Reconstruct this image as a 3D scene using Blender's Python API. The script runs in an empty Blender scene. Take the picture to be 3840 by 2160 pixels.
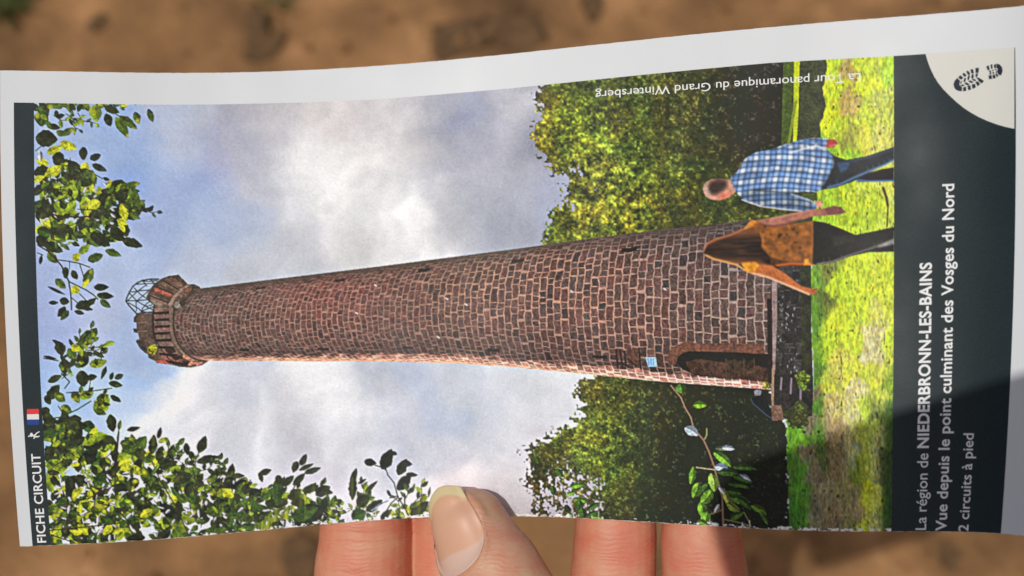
import bpy, bmesh, math, random
import numpy as np
from mathutils import Vector, Matrix, Quaternion
from mathutils.bvhtree import BVHTree

random.seed(7)
RNG = np.random.default_rng(11)
SC = bpy.context.scene
COL = SC.collection
PI = math.pi

# ------------------------------------------------------------------ camera, world, sun, exposure
FPX = 4800.0                       # focal length in units of a 3840-wide frame (45 mm on a 36 mm sensor)
cam_d = bpy.data.cameras.new('camera'); cam = bpy.data.objects.new('camera', cam_d); COL.objects.link(cam)
cam_d.lens = 45; cam_d.sensor_width = 36; cam_d.clip_start = 0.01; cam_d.clip_end = 100
CAM_M = Matrix.Translation((0, 0, 1.42)) @ Matrix.Rotation(math.radians(26), 4, 'X')
cam.matrix_world = CAM_M
cam_d.dof.use_dof = True; cam_d.dof.focus_distance = 0.262; cam_d.dof.aperture_fstop = 45 / 3.2
SC.camera = cam

SUN_CAM = Vector((-61, 46, 258)).normalized()          # towards the sun, in the camera's axes
SUN_W = (CAM_M.to_3x3() @ SUN_CAM).normalized()
world = bpy.data.worlds.new('World'); SC.world = world; world.use_nodes = True
wn = world.node_tree.nodes; wl = world.node_tree.links
sky = wn.new('ShaderNodeTexSky'); sky.sky_type = 'NISHITA'; sky.sun_disc = False; sky.dust_density = 5.0; sky.ozone_density = 1.0
sky.sun_elevation = math.asin(SUN_W.z); sky.sun_rotation = math.atan2(SUN_W.x, SUN_W.y)
wl.new(sky.outputs[0], wn['Background'].inputs[0]); wn['Background'].inputs[1].default_value = 0.05
sun_d = bpy.data.lights.new('sun', 'SUN'); sun_d.energy = 2.15; sun_d.angle = math.radians(0.6); sun_d.color = (1.0, 0.975, 0.94)
sun = bpy.data.objects.new('sun', sun_d); COL.objects.link(sun)
sun.rotation_mode = 'QUATERNION'; sun.rotation_quaternion = SUN_W.to_track_quat('Z', 'Y')
sun.location = (0, 0, 5)
SC.view_settings.view_transform = 'Standard'; SC.view_settings.look = 'None'
SC.view_settings.exposure = 0.0; SC.view_settings.gamma = 1.0; SC.view_settings.use_curve_mapping = False

# ------------------------------------------------------------------ small helpers
def lin(c):
    c = np.asarray(c, float) / 255.0
    return np.where(c <= 0.04045, c / 12.92, ((c + 0.055) / 1.055) ** 2.4)

def tag(o, label=None, cat=None, group=None, kind=None):
    if label: o['label'] = label
    if cat: o['category'] = cat
    if group: o['group'] = group
    if kind: o['kind'] = kind
    return o

def link_mesh(name, me, mat=None, parent=None, smooth=True):
    o = bpy.data.objects.new(name, me); COL.objects.link(o)
    if mat: me.materials.append(mat)
    if smooth and len(me.polygons):
        me.polygons.foreach_set('use_smooth', np.ones(len(me.polygons), bool))
    if parent: o.parent = parent; o.matrix_parent_inverse = parent.matrix_world.inverted()
    return o

def np_mesh(name, verts, quads):
    """verts (n,3) and faces (m,k) straight into a mesh"""
    verts = np.asarray(verts, np.float32); quads = np.asarray(quads, np.int32)
    me = bpy.data.meshes.new(name); k = quads.shape[1]
    me.vertices.add(len(verts)); me.vertices.foreach_set('co', verts.ravel())
    me.loops.add(quads.size); me.loops.foreach_set('vertex_index', quads.ravel())
    me.polygons.add(len(quads)); me.polygons.foreach_set('loop_start', np.arange(0, quads.size, k, dtype=np.int32))
    me.update(calc_edges=True); me.validate()
    return me

def set_colors(me, rgb, name='ink'):
    a = me.color_attributes.new(name, 'FLOAT_COLOR', 'POINT')
    b = np.ones((len(rgb), 4), np.float32); b[:, :3] = rgb
    a.data.foreach_set('color', b.ravel())

CM = np.array(CAM_M)
def to_world(p):                   # camera-space millimetres -> world metres
    p = np.asarray(p, float) * 0.001
    return p @ CM[:3, :3].T + CM[:3, 3]

def nodes_of(name):
    m = bpy.data.materials.new(name); m.use_nodes = True
    nt = m.node_tree; b = nt.nodes['Principled BSDF']
    return m, nt, b

def mk(nt, typ, **kw):
    n = nt.nodes.new(typ)
    for k, v in kw.items(): setattr(n, k, v)
    return n

# ------------------------------------------------------------------ the leaflet's sheet: shape of the curled paper
# layout units: one unit = 1/18 mm or so on the sheet; x along the leaflet, y across it
_TX = [5, 230, 600, 960, 1130, 1400, 1600, 1920, 2236, 2609, 2880, 3361, 3834]
_TY = [264, 268, 272, 271, 264, 247, 232, 202, 168, 127, 104, 63, 22]
_BX = [80, 425, 960, 1200, 1540, 1613, 1930, 2152, 2461, 2786, 2880, 3340, 3751, 3840]
_BY = [2050, 2032, 1990, 1973, 1942, 1936, 1930, 1948, 1966, 1976, 1981, 1994, 2004, 2007]
nx = lambda x: (np.asarray(x, float) - 1920) / 1920
_pt = np.polyfit(nx(_TX), _TY, 6); _pb = np.polyfit(nx(_BX), _BY, 6)
Ytop = lambda x: np.polyval(_pt, nx(x))
Ybot = lambda x: np.polyval(_pb, nx(x))
_gx = np.linspace(20, 3820, 60)
_pd = np.polyfit(nx(_gx), FPX * 99.0 / (Ybot(_gx) - Ytop(_gx)), 4)
def Dep(x): return np.polyval(_pd, np.clip(nx(x), -1.02, 1.05)) + .22 * np.exp(-((np.asarray(x, float) - 2000) / 85.0) ** 2)   # soft fold across the middle
_LX = [0, 129, 1500, 2600, 3350, 3803, 3960]
_LM = [18, 12, 6, 3, 2, 0, -3]
_LB = [75, 63, 26, 6, -8, -50, -66]
def lean(s, t):
    m = np.interp(s, _LX, _LM); b = np.interp(s, _LX, _LB)
    c2 = 2 * b - 4 * m; c1 = b - c2
    return c1 * t + c2 * t * t
def XY(s, t):
    x = s + lean(s, t); return x, Ytop(x) * (1 - t) + Ybot(x) * t
def ST(x, y):
    x = np.asarray(x, float); y = np.asarray(y, float)
    t = (y - Ytop(x)) / (Ybot(x) - Ytop(x)); s = x.copy()
    for _ in range(8): s = x - lean(s, t)
    return s, t
def kink(x, t):                    # small buckles in the paper: pressed by the grip, curled at a corner, wavy along the free edge
    g = .30 * np.exp(-((x - 1790) / 150.0) ** 2 - ((t - .93) / .10) ** 2) - .22 * np.exp(-((x - 2110) / 110.0) ** 2 - ((t - .90) / .12) ** 2)
    g = g - .5 * np.exp(-((x - 3900) / 260.0) ** 2 - ((t - 0.0) / .25) ** 2) + .25 * np.exp(-((x - 60) / 160.0) ** 2 - ((t - 1.0) / .2) ** 2)
    return g + .07 * np.sin(x / 88.0 + 2.2 * t) * np.clip(1 - t * 1.6, 0, 1) + .04 * np.sin(x / 41.0 + 5 * t)
def surf(s, t, off=0.0):           # point of the sheet (camera mm), raised by off mm off its printed face
    s = np.asarray(s, float); t = np.asarray(t, float)
    x, y = XY(s, t); d = Dep(x) + kink(x, t)
    p = np.stack([(x - 1920) / FPX * d, -(y - 1080) / FPX * d, -d], -1)
    if np.any(off):
        e = 4.0; d2 = Dep(x + e) + kink(x + e, t)
        p2 = np.stack([(x + e - 1920) / FPX * d2, -(y - 1080) / FPX * d2, -d2], -1)
        tx = p2 - p; n = np.stack([-tx[..., 2], np.zeros_like(d), tx[..., 0]], -1)
        n /= np.linalg.norm(n, axis=-1, keepdims=True)
        p = p + n * np.asarray(off)[..., None] if np.ndim(off) else p + n * off
    return p
def T0(s): return np.interp(s, [50, 960, 1440, 1920, 2880, 3346, 3803], [.0672, .0690, .0735, .0747, .0712, .0757, .0776])
S_HDR0, S_HDR1, S_FT0, S_FT1, S_END = 52.0, 128.5, 3350.0, 3803.0, 3925.0

# ------------------------------------------------------------------ materials
INK_GAIN = 1.04
def ink_material(name, attr=None, color=None, rough=0.55, grain=0.10):
    m, nt, b = nodes_of(name); L = nt.links
    tc = mk(nt, 'ShaderNodeTexCoord')
    n1 = mk(nt, 'ShaderNodeTexNoise'); n1.inputs['Scale'].default_value = 2600; n1.inputs['Detail'].default_value = 3
    n2 = mk(nt, 'ShaderNodeTexNoise'); n2.inputs['Scale'].default_value = 260; n2.inputs['Detail'].default_value = 4
    L.new(tc.outputs['Object'], n1.inputs['Vector']); L.new(tc.outputs['Object'], n2.inputs['Vector'])
    mr = mk(nt, 'ShaderNodeMapRange'); mr.inputs[1].default_value = 0.25; mr.inputs[2].default_value = 0.75
    mr.inputs[3].default_value = 1 - grain; mr.inputs[4].default_value = 1 + grain
    L.new(n1.outputs['Fac'], mr.inputs[0])
    mx = mk(nt, 'ShaderNodeVectorMath', operation='SCALE')
    if attr:
        a = mk(nt, 'ShaderNodeAttribute'); a.attribute_name = attr; L.new(a.outputs['Color'], mx.inputs[0])
    else:
        mx.inputs[0].default_value = tuple(color)
    L.new(mr.outputs[0], mx.inputs['Scale'])
    L.new(mx.outputs[0], b.inputs['Base Color'])
    n3 = mk(nt, 'ShaderNodeTexNoise'); n3.inputs['Scale'].default_value = 45; n3.inputs['Detail'].default_value = 5; L.new(tc.outputs['Object'], n3.inputs['Vector'])
    m3 = mk(nt, 'ShaderNodeMapRange'); m3.inputs[1].default_value = .3; m3.inputs[2].default_value = .7; m3.inputs[3].default_value = rough - .1; m3.inputs[4].default_value = rough + .12; L.new(n3.outputs['Fac'], m3.inputs[0]); L.new(m3.outputs[0], b.inputs['Roughness'])
    b.inputs['Specular IOR Level'].default_value = 0.26
    ad = mk(nt, 'ShaderNodeMath', operation='ADD'); L.new(n1.outputs['Fac'], ad.inputs[0]); L.new(n2.outputs['Fac'], ad.inputs[1])
    bp = mk(nt, 'ShaderNodeBump'); bp.inputs['Strength'].default_value = 0.22; bp.inputs['Distance'].default_value = 0.00006
    L.new(ad.outputs[0], bp.inputs['Height']); L.new(bp.outputs[0], b.inputs['Normal'])
    return m

M_PAPER = ink_material('white_paper', color=(0.725, 0.745, 0.75), rough=0.5, grain=0.012)
M_PHOTO = ink_material('photo_ink', attr='ink', rough=0.5, grain=0.09)
M_BAND = ink_material('dark_band_ink', color=lin((33, 45, 48)), rough=0.5, grain=0.22)
M_CREAM = ink_material('cream_ink', color=lin((219, 218, 208)), rough=0.5, grain=0.02)
M_WHITE = ink_material('unprinted_white', color=(0.86, 0.86, 0.84), rough=0.5, grain=0.02)
M_NAVY = ink_material('navy_ink', color=lin((36, 44, 58)), rough=0.45, grain=0.15)
M_FLAG = ink_material('flag_ink', attr='ink', rough=0.5, grain=0.04)

# ------------------------------------------------------------------ painting the printed photograph (layout canvas, half resolution)
CW, CH = 1920, 1080
IMG = np.zeros((CH, CW, 3), np.float32)
CLS = np.zeros((CH, CW), np.uint8)
SKY, WOODS_A, WOODS_B, MEADOW, TOWER, WALL, MAN, WOMAN, LEAVES, SPRIG = range(10)
YY, XX = np.mgrid[0:CH, 0:CW].astype(np.float32) * 2.0          # layout coordinates of each canvas cell

def vnoise(cx, cy, seed, x=None, y=None):
    """smooth value noise in [-1,1], cells of cx by cy layout units"""
    r = np.random.default_rng(seed)
    x = XX if x is None else x; y = YY if y is None else y
    u = (x + 400) / cx; v = (y + 400) / cy
    gw = int(4700 / cx) + 4; gh = int(3000 / cy) + 4
    g = r.random((gh, gw), dtype=np.float32) * 2 - 1
    iu = np.clip(u.astype(np.int32), 0, gw - 2); iv = np.clip(v.astype(np.int32), 0, gh - 2)
    fu = np.clip(u - iu, 0, 1); fv = np.clip(v - iv, 0, 1)
    fu = fu * fu * (3 - 2 * fu); fv = fv * fv * (3 - 2 * fv)
    a = g[iv, iu] * (1 - fu) + g[iv, iu + 1] * fu
    b = g[iv + 1, iu] * (1 - fu) + g[iv + 1, iu + 1] * fu
    return a * (1 - fv) + b * fv
def fbm(cx, cy, seed, octs=4, gain=0.55, x=None, y=None):
    out = 0; amp = 1; tot = 0
    for k in range(octs):
        out = out + amp * vnoise(cx / 2 ** k, cy / 2 ** k, seed + k * 17, x, y); tot += amp; amp *= gain
    return out / tot
def blur(m, r):                     # three box blurs
    r = max(1, int(r))
    for _ in range(3):
        for ax in (0, 1):
            p = np.pad(m, [(r + 1, r) if a == ax else (0, 0) for a in range(m.ndim)], mode='edge')
            c = np.cumsum(p, axis=ax, dtype=np.float64)
            n = m.shape[ax]
            m = ((np.take(c, range(2 * r + 1, 2 * r + 1 + n), ax) - np.take(c, range(0, n), ax)) / (2 * r + 1)).astype(np.float32)
    return m
def box_of(pts, pad=2):
    p = np.asarray(pts, float) / 2
    x0 = max(0, int(p[:, 0].min()) - pad); x1 = min(CW, int(p[:, 0].max()) + pad + 2)
    y0 = max(0, int(p[:, 1].min()) - pad); y1 = min(CH, int(p[:, 1].max()) + pad + 2)
    return slice(y0, y1), slice(x0, x1)
def inside(pts, x, y):
    c = np.zeros(x.shape, bool); n = len(pts)
    for i in range(n):
        x0, y0 = pts[i]; x1, y1 = pts[(i + 1) % n]
        if y0 == y1: continue
        hit = ((y0 > y) != (y1 > y)) & (x < (x1 - x0) * (y - y0) / (y1 - y0) + x0)
        c ^= hit
    return c
def poly_mask(pts):                 # anti-aliased mask and its window
    sl = box_of(pts); x = XX[sl]; y = YY[sl]; m = 0
    for dx, dy in ((-.5, -.5), (.5, -.5), (-.5, .5), (.5, .5)):
        m = m + inside(pts, x + dx, y + dy).astype(np.float32)
    return sl, m / 4
def lay(sl, m, col, cls=None):
    m3 = m[..., None]; IMG[sl] = IMG[sl] * (1 - m3) + np.asarray(col, np.float32) * m3
    if cls is not None: CLS[sl][m > 0.5] = cls
def poly(pts, col, cls=None, tex=None, soft=0):
    sl, m = poly_mask(pts)
    if soft: m = blur(m, soft)
    c = np.asarray(col, np.float32) * np.ones(m.shape + (3,), np.float32)
    if tex is not None: c = c * (1 + tex[sl][..., None])
    lay(sl, m, np.clip(c, 0, 255), cls)
def stroke(pts, w, col, cls=None):
    for (x0, y0), (x1, y1) in zip(pts[:-1], pts[1:]):
        sl = box_of([(x0, y0), (x1, y1)], int(w) + 2); x = XX[sl]; y = YY[sl]
        dx, dy = x1 - x0, y1 - y0; l2 = dx * dx + dy * dy + 1e-6
        k = np.clip(((x - x0) * dx + (y - y0) * dy) / l2, 0, 1)
        d = np.hypot(x - x0 - k * dx, y - y0 - k * dy)
        lay(sl, np.clip((w / 2 + 1 - d) / 2, 0, 1), col, cls)
def field(pts, sig, x=None, y=None, power=1.0):
    """colour field: normalised gaussian blend of hand-read colours"""
    x = XX if x is None else x; y = YY if y is None else y
    W = 0; C = 0
    for px, py, *c in pts:
        w = np.exp(-((x - px) ** 2 + (y - py) ** 2) / (2 * sig * sig)) + 1e-7 / (1 + ((x - px) ** 2 + (y - py) ** 2) / (sig * sig))
        W = W + w; C = C + w[..., None] * np.asarray(c, np.float32)
    return (C / W[..., None]).astype(np.float32)
K = 3840 / 2576.0
def sc(pts, ox=0, oy=0, k=K): return [(ox + p[0] * k, oy + p[1] * k) + tuple(p[2:]) for p in pts]

lr0 = random.Random(2)
GR1 = vnoise(5, 5, 901); GR2 = vnoise(9, 9, 902); GR3 = fbm(26, 26, 903, 3)

# ---- sky
sky_pts = sc([(130,300,165,185,215),(300,300,150,175,215),(380,400,136,168,222),(480,430,148,165,208),(450,300,188,192,206),(425,385,212,216,224),(330,350,160,182,218),(420,330,176,188,212),
 (600,300,170,172,188),(560,380,170,172,196),(650,260,176,172,182),(700,350,202,200,204),(800,300,206,200,198),(900,275,208,202,200),(1000,300,188,184,188),(1100,260,160,164,180),(1130,310,142,150,174),
 (1200,350,160,160,178),(1300,250,176,176,186),(1330,340,142,146,164),(1060,350,176,174,180),(700,440,216,216,216),(800,400,226,226,224),(900,480,226,226,223),(960,400,222,219,217),(1050,450,182,183,192),(1000,380,200,196,194),
 (1150,410,162,163,180),(1250,450,160,164,178),(1350,500,166,172,190),(850,560,212,212,210),(770,610,184,186,196),(600,550,172,183,205),(500,550,160,178,212),(400,600,162,180,216),
 (500,650,184,193,210),(650,640,186,192,202),(900,590,204,203,202),(1000,530,230,230,227),(1060,590,226,224,222),(1120,560,190,190,196),(1200,560,166,172,186),(1300,570,150,156,172),(640,450,184,186,200),(600,400,180,182,200),
 (200,650,170,188,222),(150,750,168,184,222),(300,700,178,194,224),(250,800,186,198,222),(330,850,168,186,220),(150,830,164,180,220),(120,900,166,190,230),
 (330,925,162,190,228),(300,960,198,212,230),(400,980,224,226,229),(500,1000,228,228,230),(600,950,216,218,223),(630,930,190,196,210),(700,1020,202,202,206),(800,960,224,224,224),(740,1060,200,200,206),
 (850,1010,220,220,222),(950,950,188,194,206),(1050,980,178,186,204),(1100,930,184,192,207),(1150,960,202,208,214),(1250,950,208,212,217),(1330,970,217,219,222),(1000,1060,202,205,214),(1080,1040,174,182,203),
 (1050,1110,190,196,210),(1200,1000,192,196,206),(1180,1050,160,175,195),(1230,1110,190,194,203),(1265,1040,214,216,221),(900,1110,206,208,214),(820,1130,214,214,218),(1110,1150,200,201,210),(1190,1190,216,212,217),(1270,1100,214,214,219),(1310,1150,200,198,203),
 (600,1100,212,214,220),(1250,1250,204,196,200),(1150,1225,230,220,223),(1320,1270,176,168,172),(200,1100,188,204,232),(300,1200,214,220,232),(150,1000,166,194,238),(130,1300,205,215,236),(800,1250,208,206,214)])
wx = 105 * fbm(190, 160, 51, 5, .62); wy = 105 * fbm(190, 160, 61, 5, .62)
small = (slice(None, None, 4), slice(None, None, 4))
f = field(sky_pts, 66, (XX + wx)[small], (YY + wy)[small])
f = np.repeat(np.repeat(f, 4, 0), 4, 1)[:CH, :CW]; f = blur(f, 2)
cl = fbm(210, 170, 71, 5, 0.6)
f = f * np.array([1.0, 1.005, 1.01], np.float32) + 3
f = f + .35 * (f - f.mean(-1, keepdims=True)) * 0 + .30 * np.clip(f - 205, -60, 40) * (f.mean(-1, keepdims=True) > 205)
wisp = fbm(120, 46, 81, 5, .62, XX * .8 + YY * .6 + 30 * cl, YY * .8 - XX * .6 + 2300)
def turb(c, seed, x, y):
    o = 0; a = 1; tt = 0
    for k in range(4):
        o = o + a * (1 - 2.2 * np.abs(vnoise(c / 1.9 ** k, c / 1.9 ** k, seed + 13 * k, x, y))); tt += a; a *= .42
    return o / tt
cx_ = XX + 70 * fbm(180, 150, 91, 3); cy_ = YY + 70 * fbm(180, 150, 95, 3)
bil = turb(300, 84, cx_, cy_); bil_up = turb(300, 84, cx_ + 22, cy_ + 16)
greyness = np.clip(1.15 - (f[..., 2] - f[..., 0]) / 42, .25, 1)
f = f.mean(-1, keepdims=True) + (f - f.mean(-1, keepdims=True)) * np.where(greyness > .55, .78, 1.0)[..., None]
IMG[:] = f + (blur(greyness * (20 * bil + 26 * (bil - bil_up)), 3) + 7 * cl + 5 * wisp)[..., None] * np.array([1.0, .97, .9]) + (GR1 * 3 + GR2 * 3)[..., None]

# ---- woods behind the tower
def foliage(mask_pts, cls, bright, soft=14, rag=0.5, seed=5, gaps=None, cell=8.0, tint=None):
    sl, m = poly_mask(mask_pts)
    m = blur(m, soft); x = XX[sl]; y = YY[sl]
    n = 0.75 * fbm(70, 40, seed, 4, .7, x, y) + 0.55 * vnoise(9, 9, seed + 5, x, y)
    a = np.clip((m + rag * n * np.clip(1 - np.abs(m - .5) * 1.6, 0, 1) - 0.5) * 5 + .5, 0, 1)
    if gaps is not None:
        a = a * np.clip(1.2 - np.clip(gaps[sl] * (.35 + .8 * vnoise(15, 15, seed + 9, x, y) + .9 * vnoise(7, 7, seed + 8, x, y)) - .3, 0, 1) * 4, 0, 1)
    b = field(bright, 70, x[::3, ::3], y[::3, ::3]); b = np.repeat(np.repeat(b, 3, 0), 3, 1)[:a.shape[0], :a.shape[1]]
    clump = fbm(46, 40, seed + 21, 3, .65, x, y); fine = 0.7 * vnoise(cell, cell, seed + 31, x, y) + .6 * vnoise(cell * .55, cell * .55, seed + 33, x, y) + .45 * vnoise(cell * 2, cell * 2, seed + 35, x, y)
    v = np.clip(0.70 + 0.58 * clump + 0.56 * fine, 0.05, 1.7)[..., None]
    dark = np.array([36, 43, 20], np.float32); b = b * np.array([.93, 1.0, 1.0], np.float32)
    hue = (vnoise(60, 60, seed + 41, x, y) * .5 + vnoise(12, 12, seed + 43, x, y) * .4)[..., None]
    c = dark * (1 - np.clip(v * 1.1, 0, 1)) + b * v
    c = c * (1 + hue * np.array([.18, -.02, -.2])) + np.clip(fine - .42, 0, 1)[..., None] * np.array([36, 42, 18])
    lay(sl, a, np.clip(c, 0, 250), cls)

zA = lambda p: sc(p, 1920, 200, 1 / 2.683); zB = lambda p: sc(p, 1920, 740, 1 / 2.683)
woodsA = zA([(330,270),(250,330),(235,450),(330,490),(270,570),(260,680),(190,740),(190,850),(210,950),(260,1020),(350,1080),(400,1190),(520,1245),(600,1230),(680,1140),(730,1200),(640,1260),(500,1310),(450,1380),(560,1449)]) \
    + zB([(560,120),(520,40),(500,120),(430,90),(370,130),(400,220),(400,330),(350,400),(275,450),(330,500),(800,520)]) + [(2900, 960), (3100, 960), (3120, 180), (2600, 60), (2060, 180)]
brA = sc([(1370,240,120,100,30),(1420,235,70,75,25),(1480,230,130,135,40),(1360,330,150,115,40),(1400,320,165,165,35),(1440,290,175,185,40),(1440,330,190,200,45),(1470,370,180,185,45),(1500,260,80,90,30),
 (1560,250,110,115,40),(1600,330,110,118,40),(1650,260,95,95,40),(1700,300,105,105,45),(1750,260,85,80,40),(1550,400,130,140,45),(1600,430,150,165,55),(1500,430,165,150,45),(1440,420,150,130,60),
 (1650,400,105,105,40),(1700,380,80,78,32),(1780,330,62,58,34),(1850,280,50,46,36),(1900,250,48,42,36),(1930,300,46,38,32),(1900,350,50,44,34),(1750,450,85,85,30),(1680,480,150,155,40),(1720,520,85,80,30),
 (1500,500,185,175,50),(1450,540,160,140,45),(1560,520,200,180,45),(1550,570,205,180,45),(1500,580,140,150,45),(1420,560,100,105,35),(1620,550,130,130,40),(1700,560,75,70,28),(1800,540,130,130,40),(1850,560,120,120,40),(1780,570,60,55,24),(1840,520,70,66,28)])
gapA = np.zeros((CH, CW), np.float32)
for gx, gy, gr in ((1452,425,26),(1440,520,22),(1560,300,10),(1500,470,14),(1420,470,18)):
    gapA += .8 * np.exp(-((XX - gx * K) ** 2 + (YY - gy * K) ** 2) / (2 * (gr * K * .7) ** 2))
foliage(woodsA, WOODS_A, brA, soft=11, rag=1.0, seed=105, cell=11, gaps=gapA)
# dark hedge foot, far field strip
poly([(2950, 190), (3110, 190), (3096, 470), (3085, 560), (3060, 700), (3050, 900), (2950, 900)], (60, 66, 36), WOODS_A, GR1 * .25 + GR3 * .3)
poly([(2938, 225), (2978, 220), (2964, 560), (2930, 560)], (74, 92, 34), WOODS_A, GR1 * .2 + GR3 * .2)
poly([(2978, 222), (2999, 221), (2994, 430), (2986, 545), (2974, 545), (2976, 430)], (186, 200, 32), MEADOW, GR1 * .1 + GR3 * .12)
poly([(2958, 560), (2990, 380), (2978, 380), (2952, 540)], (122, 140, 36), MEADOW, GR1 * .1)

# ---- woods below the tower
zC = lambda p: sc(p, 1920, 1200, 1 / 2.683); zD = lambda p: sc(p, 1920, 1600, 1 / 2.5875)
woodsB = zC([(900,480),(830,560),(690,630),(720,690),(580,710),(700,790),(650,840),(710,870),(680,990),(620,1030),(560,1080),(490,1090),(380,1150),(270,1220),(130,1330),(50,1350)]) \
    + zD([(50,285),(140,345),(230,400),(90,505),(180,570),(215,660),(220,760),(215,930)]) + [(2010, 2060), (2970, 2060), (2965, 1560), (2910, 1560), (2900, 1400), (2300, 1360)]
brB = sc([(1440,960,150,140,55),(1480,985,105,105,40),(1540,960,95,90,40),(1470,1020,140,125,45),(1500,1060,150,160,45),(1560,1020,100,105,38),(1400,1090,100,105,36),(1460,1100,160,170,50),(1350,1130,80,70,34),(1420,1170,120,130,45),
 (1480,1180,150,165,50),(1540,1130,110,120,42),(1600,1050,60,60,30),(1650,1000,62,58,34),(1700,1020,60,55,26),(1620,1130,62,60,34),(1560,1200,120,140,42),(1600,1230,66,68,34),(1380,1230,110,85,40),(1350,1180,80,62,34),(1400,1290,125,95,40),(1440,1260,120,100,44),
 (1500,1260,90,82,38),(1560,1290,58,56,30),(1650,1200,36,38,24),(1700,1150,34,36,26),(1650,1290,44,46,34),(1700,1280,34,34,26),(1760,1050,42,42,24),(1800,1000,36,36,20),(1850,1050,30,32,20),(1800,1130,32,33,22),(1850,1180,26,28,18),(1900,1100,32,34,22),(1900,1250,16,16,10),(1950,1180,22,26,14),(1950,1300,14,13,8),(1880,1300,18,20,10),(1780,1240,26,30,16),(1750,1180,34,36,22)])
gap = np.zeros((CH, CW), np.float32)
for gx, gy, gr in ((1420,1200,70),(1480,1290,60),(1400,1260,70),(1450,1000,40),(1380,1290,50),(1500,1220,45)):
    gap += .60 * np.exp(-((XX - gx * K) ** 2 + (YY - gy * K) ** 2) / (2 * (gr * K * .6) ** 2))
foliage(woodsB, WOODS_B, brB, soft=12, rag=1.1, seed=205, gaps=gap, cell=9)

# ---- meadow
mead = [(3102,170),(3098,300),(3082,330),(3100,400),(3074,470),(3080,540),(3066,650),(3050,760),(3046,860),(3048,960),(3040,1040),(3042,1200),(3048,1330),(3050,1460),(3040,1560),(2950,1572),(2952,1700),(2958,1850),(2964,2060),(3400,2060),(3400,170)]
mp = [(3120,230,196,206,38),(3130,330,206,210,36),(3186,260,178,150,80),(3184,380,196,160,84),(3240,230,206,212,36),(3240,330,214,214,36),(3250,430,206,206,60),(3300,400,200,196,80),(3290,240,190,196,40),(3340,250,178,206,50),
 (3100,420,214,212,30),(3090,560,150,184,40),(3140,500,196,204,40),(3180,520,160,150,60),(3240,520,214,204,60),(3300,520,210,198,96),(3130,620,190,200,44),(3180,600,160,190,44),(3120,780,170,192,44),(3200,760,196,206,46),(3260,740,196,204,56),(3320,700,206,200,80),
 (3180,850,186,200,44),(3260,860,190,204,52),(3320,860,196,200,70),(3080,860,150,180,44),(3060,1020,120,160,44),(3090,1010,130,128,60),(3150,1060,190,204,44),(3220,1040,206,210,46),(3300,1040,210,210,50),
 (3058,1160,96,140,36),(3090,1150,104,110,44),(3140,1180,206,208,44),(3220,1180,204,210,40),(3290,1180,214,202,90),(3340,1160,218,214,56),(3058,1300,110,150,36),(3110,1300,196,206,44),(3150,1330,214,196,84),(3200,1290,206,210,40),(3270,1270,220,196,140),(3340,1300,200,208,44),
 (3060,1420,84,124,32),(3100,1440,196,190,60),(3140,1420,206,190,84),(3190,1400,214,206,60),(3215,1460,216,190,150),(3250,1420,206,204,56),(3300,1400,206,196,70),(3340,1420,140,160,36),(3275,1320,214,190,150),
 (3040,1480,120,96,90),(3066,1520,84,124,34),(3110,1520,196,168,110),(3150,1520,214,190,110),(3195,1540,216,196,140),(3240,1520,196,206,60),(3280,1520,112,116,50),(3300,1500,206,206,70),(3340,1530,80,110,32),
 (2980,1600,104,150,36),(3010,1640,110,160,34),(3040,1610,128,100,96),(3070,1620,90,140,36),(3110,1620,176,140,110),(3150,1620,176,140,110),(3190,1620,206,186,120),(3220,1620,170,170,60),(3260,1620,196,200,80),(3300,1640,196,190,120),(3330,1640,60,84,24),
 (2975,1750,76,130,30),(3010,1750,96,160,34),(3030,1720,150,120,112),(3050,1760,140,116,116),(3080,1720,96,110,50),(3120,1720,140,112,84),(3160,1720,146,120,84),(3190,1720,200,190,150),(3220,1740,120,130,44),(3250,1740,206,206,50),(3275,1740,190,180,120),(3320,1740,56,76,24),
 (2975,1900,64,120,28),(3020,1880,90,150,30),(3050,1880,120,100,96),(3090,1860,150,128,104),(3130,1880,146,120,104),(3180,1860,150,134,84),(3215,1880,170,140,110),(3250,1870,216,214,40),(3285,1880,206,200,90),(3330,1880,50,84,24),
 (2975,2000,60,110,28),(3010,2000,84,140,30),(3060,2000,140,120,116),(3120,2000,140,112,100),(3190,2000,140,130,80),(3240,2000,206,204,60),(3280,2000,200,190,110),(3330,2000,60,80,30)]
slm, mm = poly_mask(mead); mm = blur(mm, 2)
xm, ym = XX[slm], YY[slm]
jx = 12 * fbm(16, 60, 311, 3, .6, xm, ym); jy = 36 * fbm(20, 80, 321, 3, .6, xm, ym)
fm = field(mp, 17, (xm + jx)[::2, ::2], (ym + jy)[::2, ::2]); fm = np.repeat(np.repeat(fm, 2, 0), 2, 1)[:mm.shape[0], :mm.shape[1]]
st = .9 * fbm(7, 22, 331, 2, .6, xm, ym) + .5 * vnoise(5, 9, 335, xm, ym)
spots = np.clip(fbm(9, 20, 341, 2, .7, xm, ym) - .46, 0, 1) * 1.9; pinkm = np.clip(fbm(16, 90, 345, 3, .6, xm, ym) - .12, 0, 1)[..., None] * 1.3
fm = fm * (1 - pinkm * .5) + np.array([210, 180, 110]) * pinkm * .5 * (fm.sum(-1, keepdims=True) / 440); fm = fm * np.array([.93, 1.0, .96]); grn = np.clip((fm[..., 2:3] / (fm[..., 1:2] + 1) - .62) * 3, 0, 1); fm = fm * (1 - grn * np.array([.02, -.02, .24])); cm = fm * (1.05 + .26 * st - spots)[..., None] * (1 + .06 * vnoise(10, 10, 351, xm, ym)[..., None] * np.array([1, .3, -2.5]))
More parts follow.
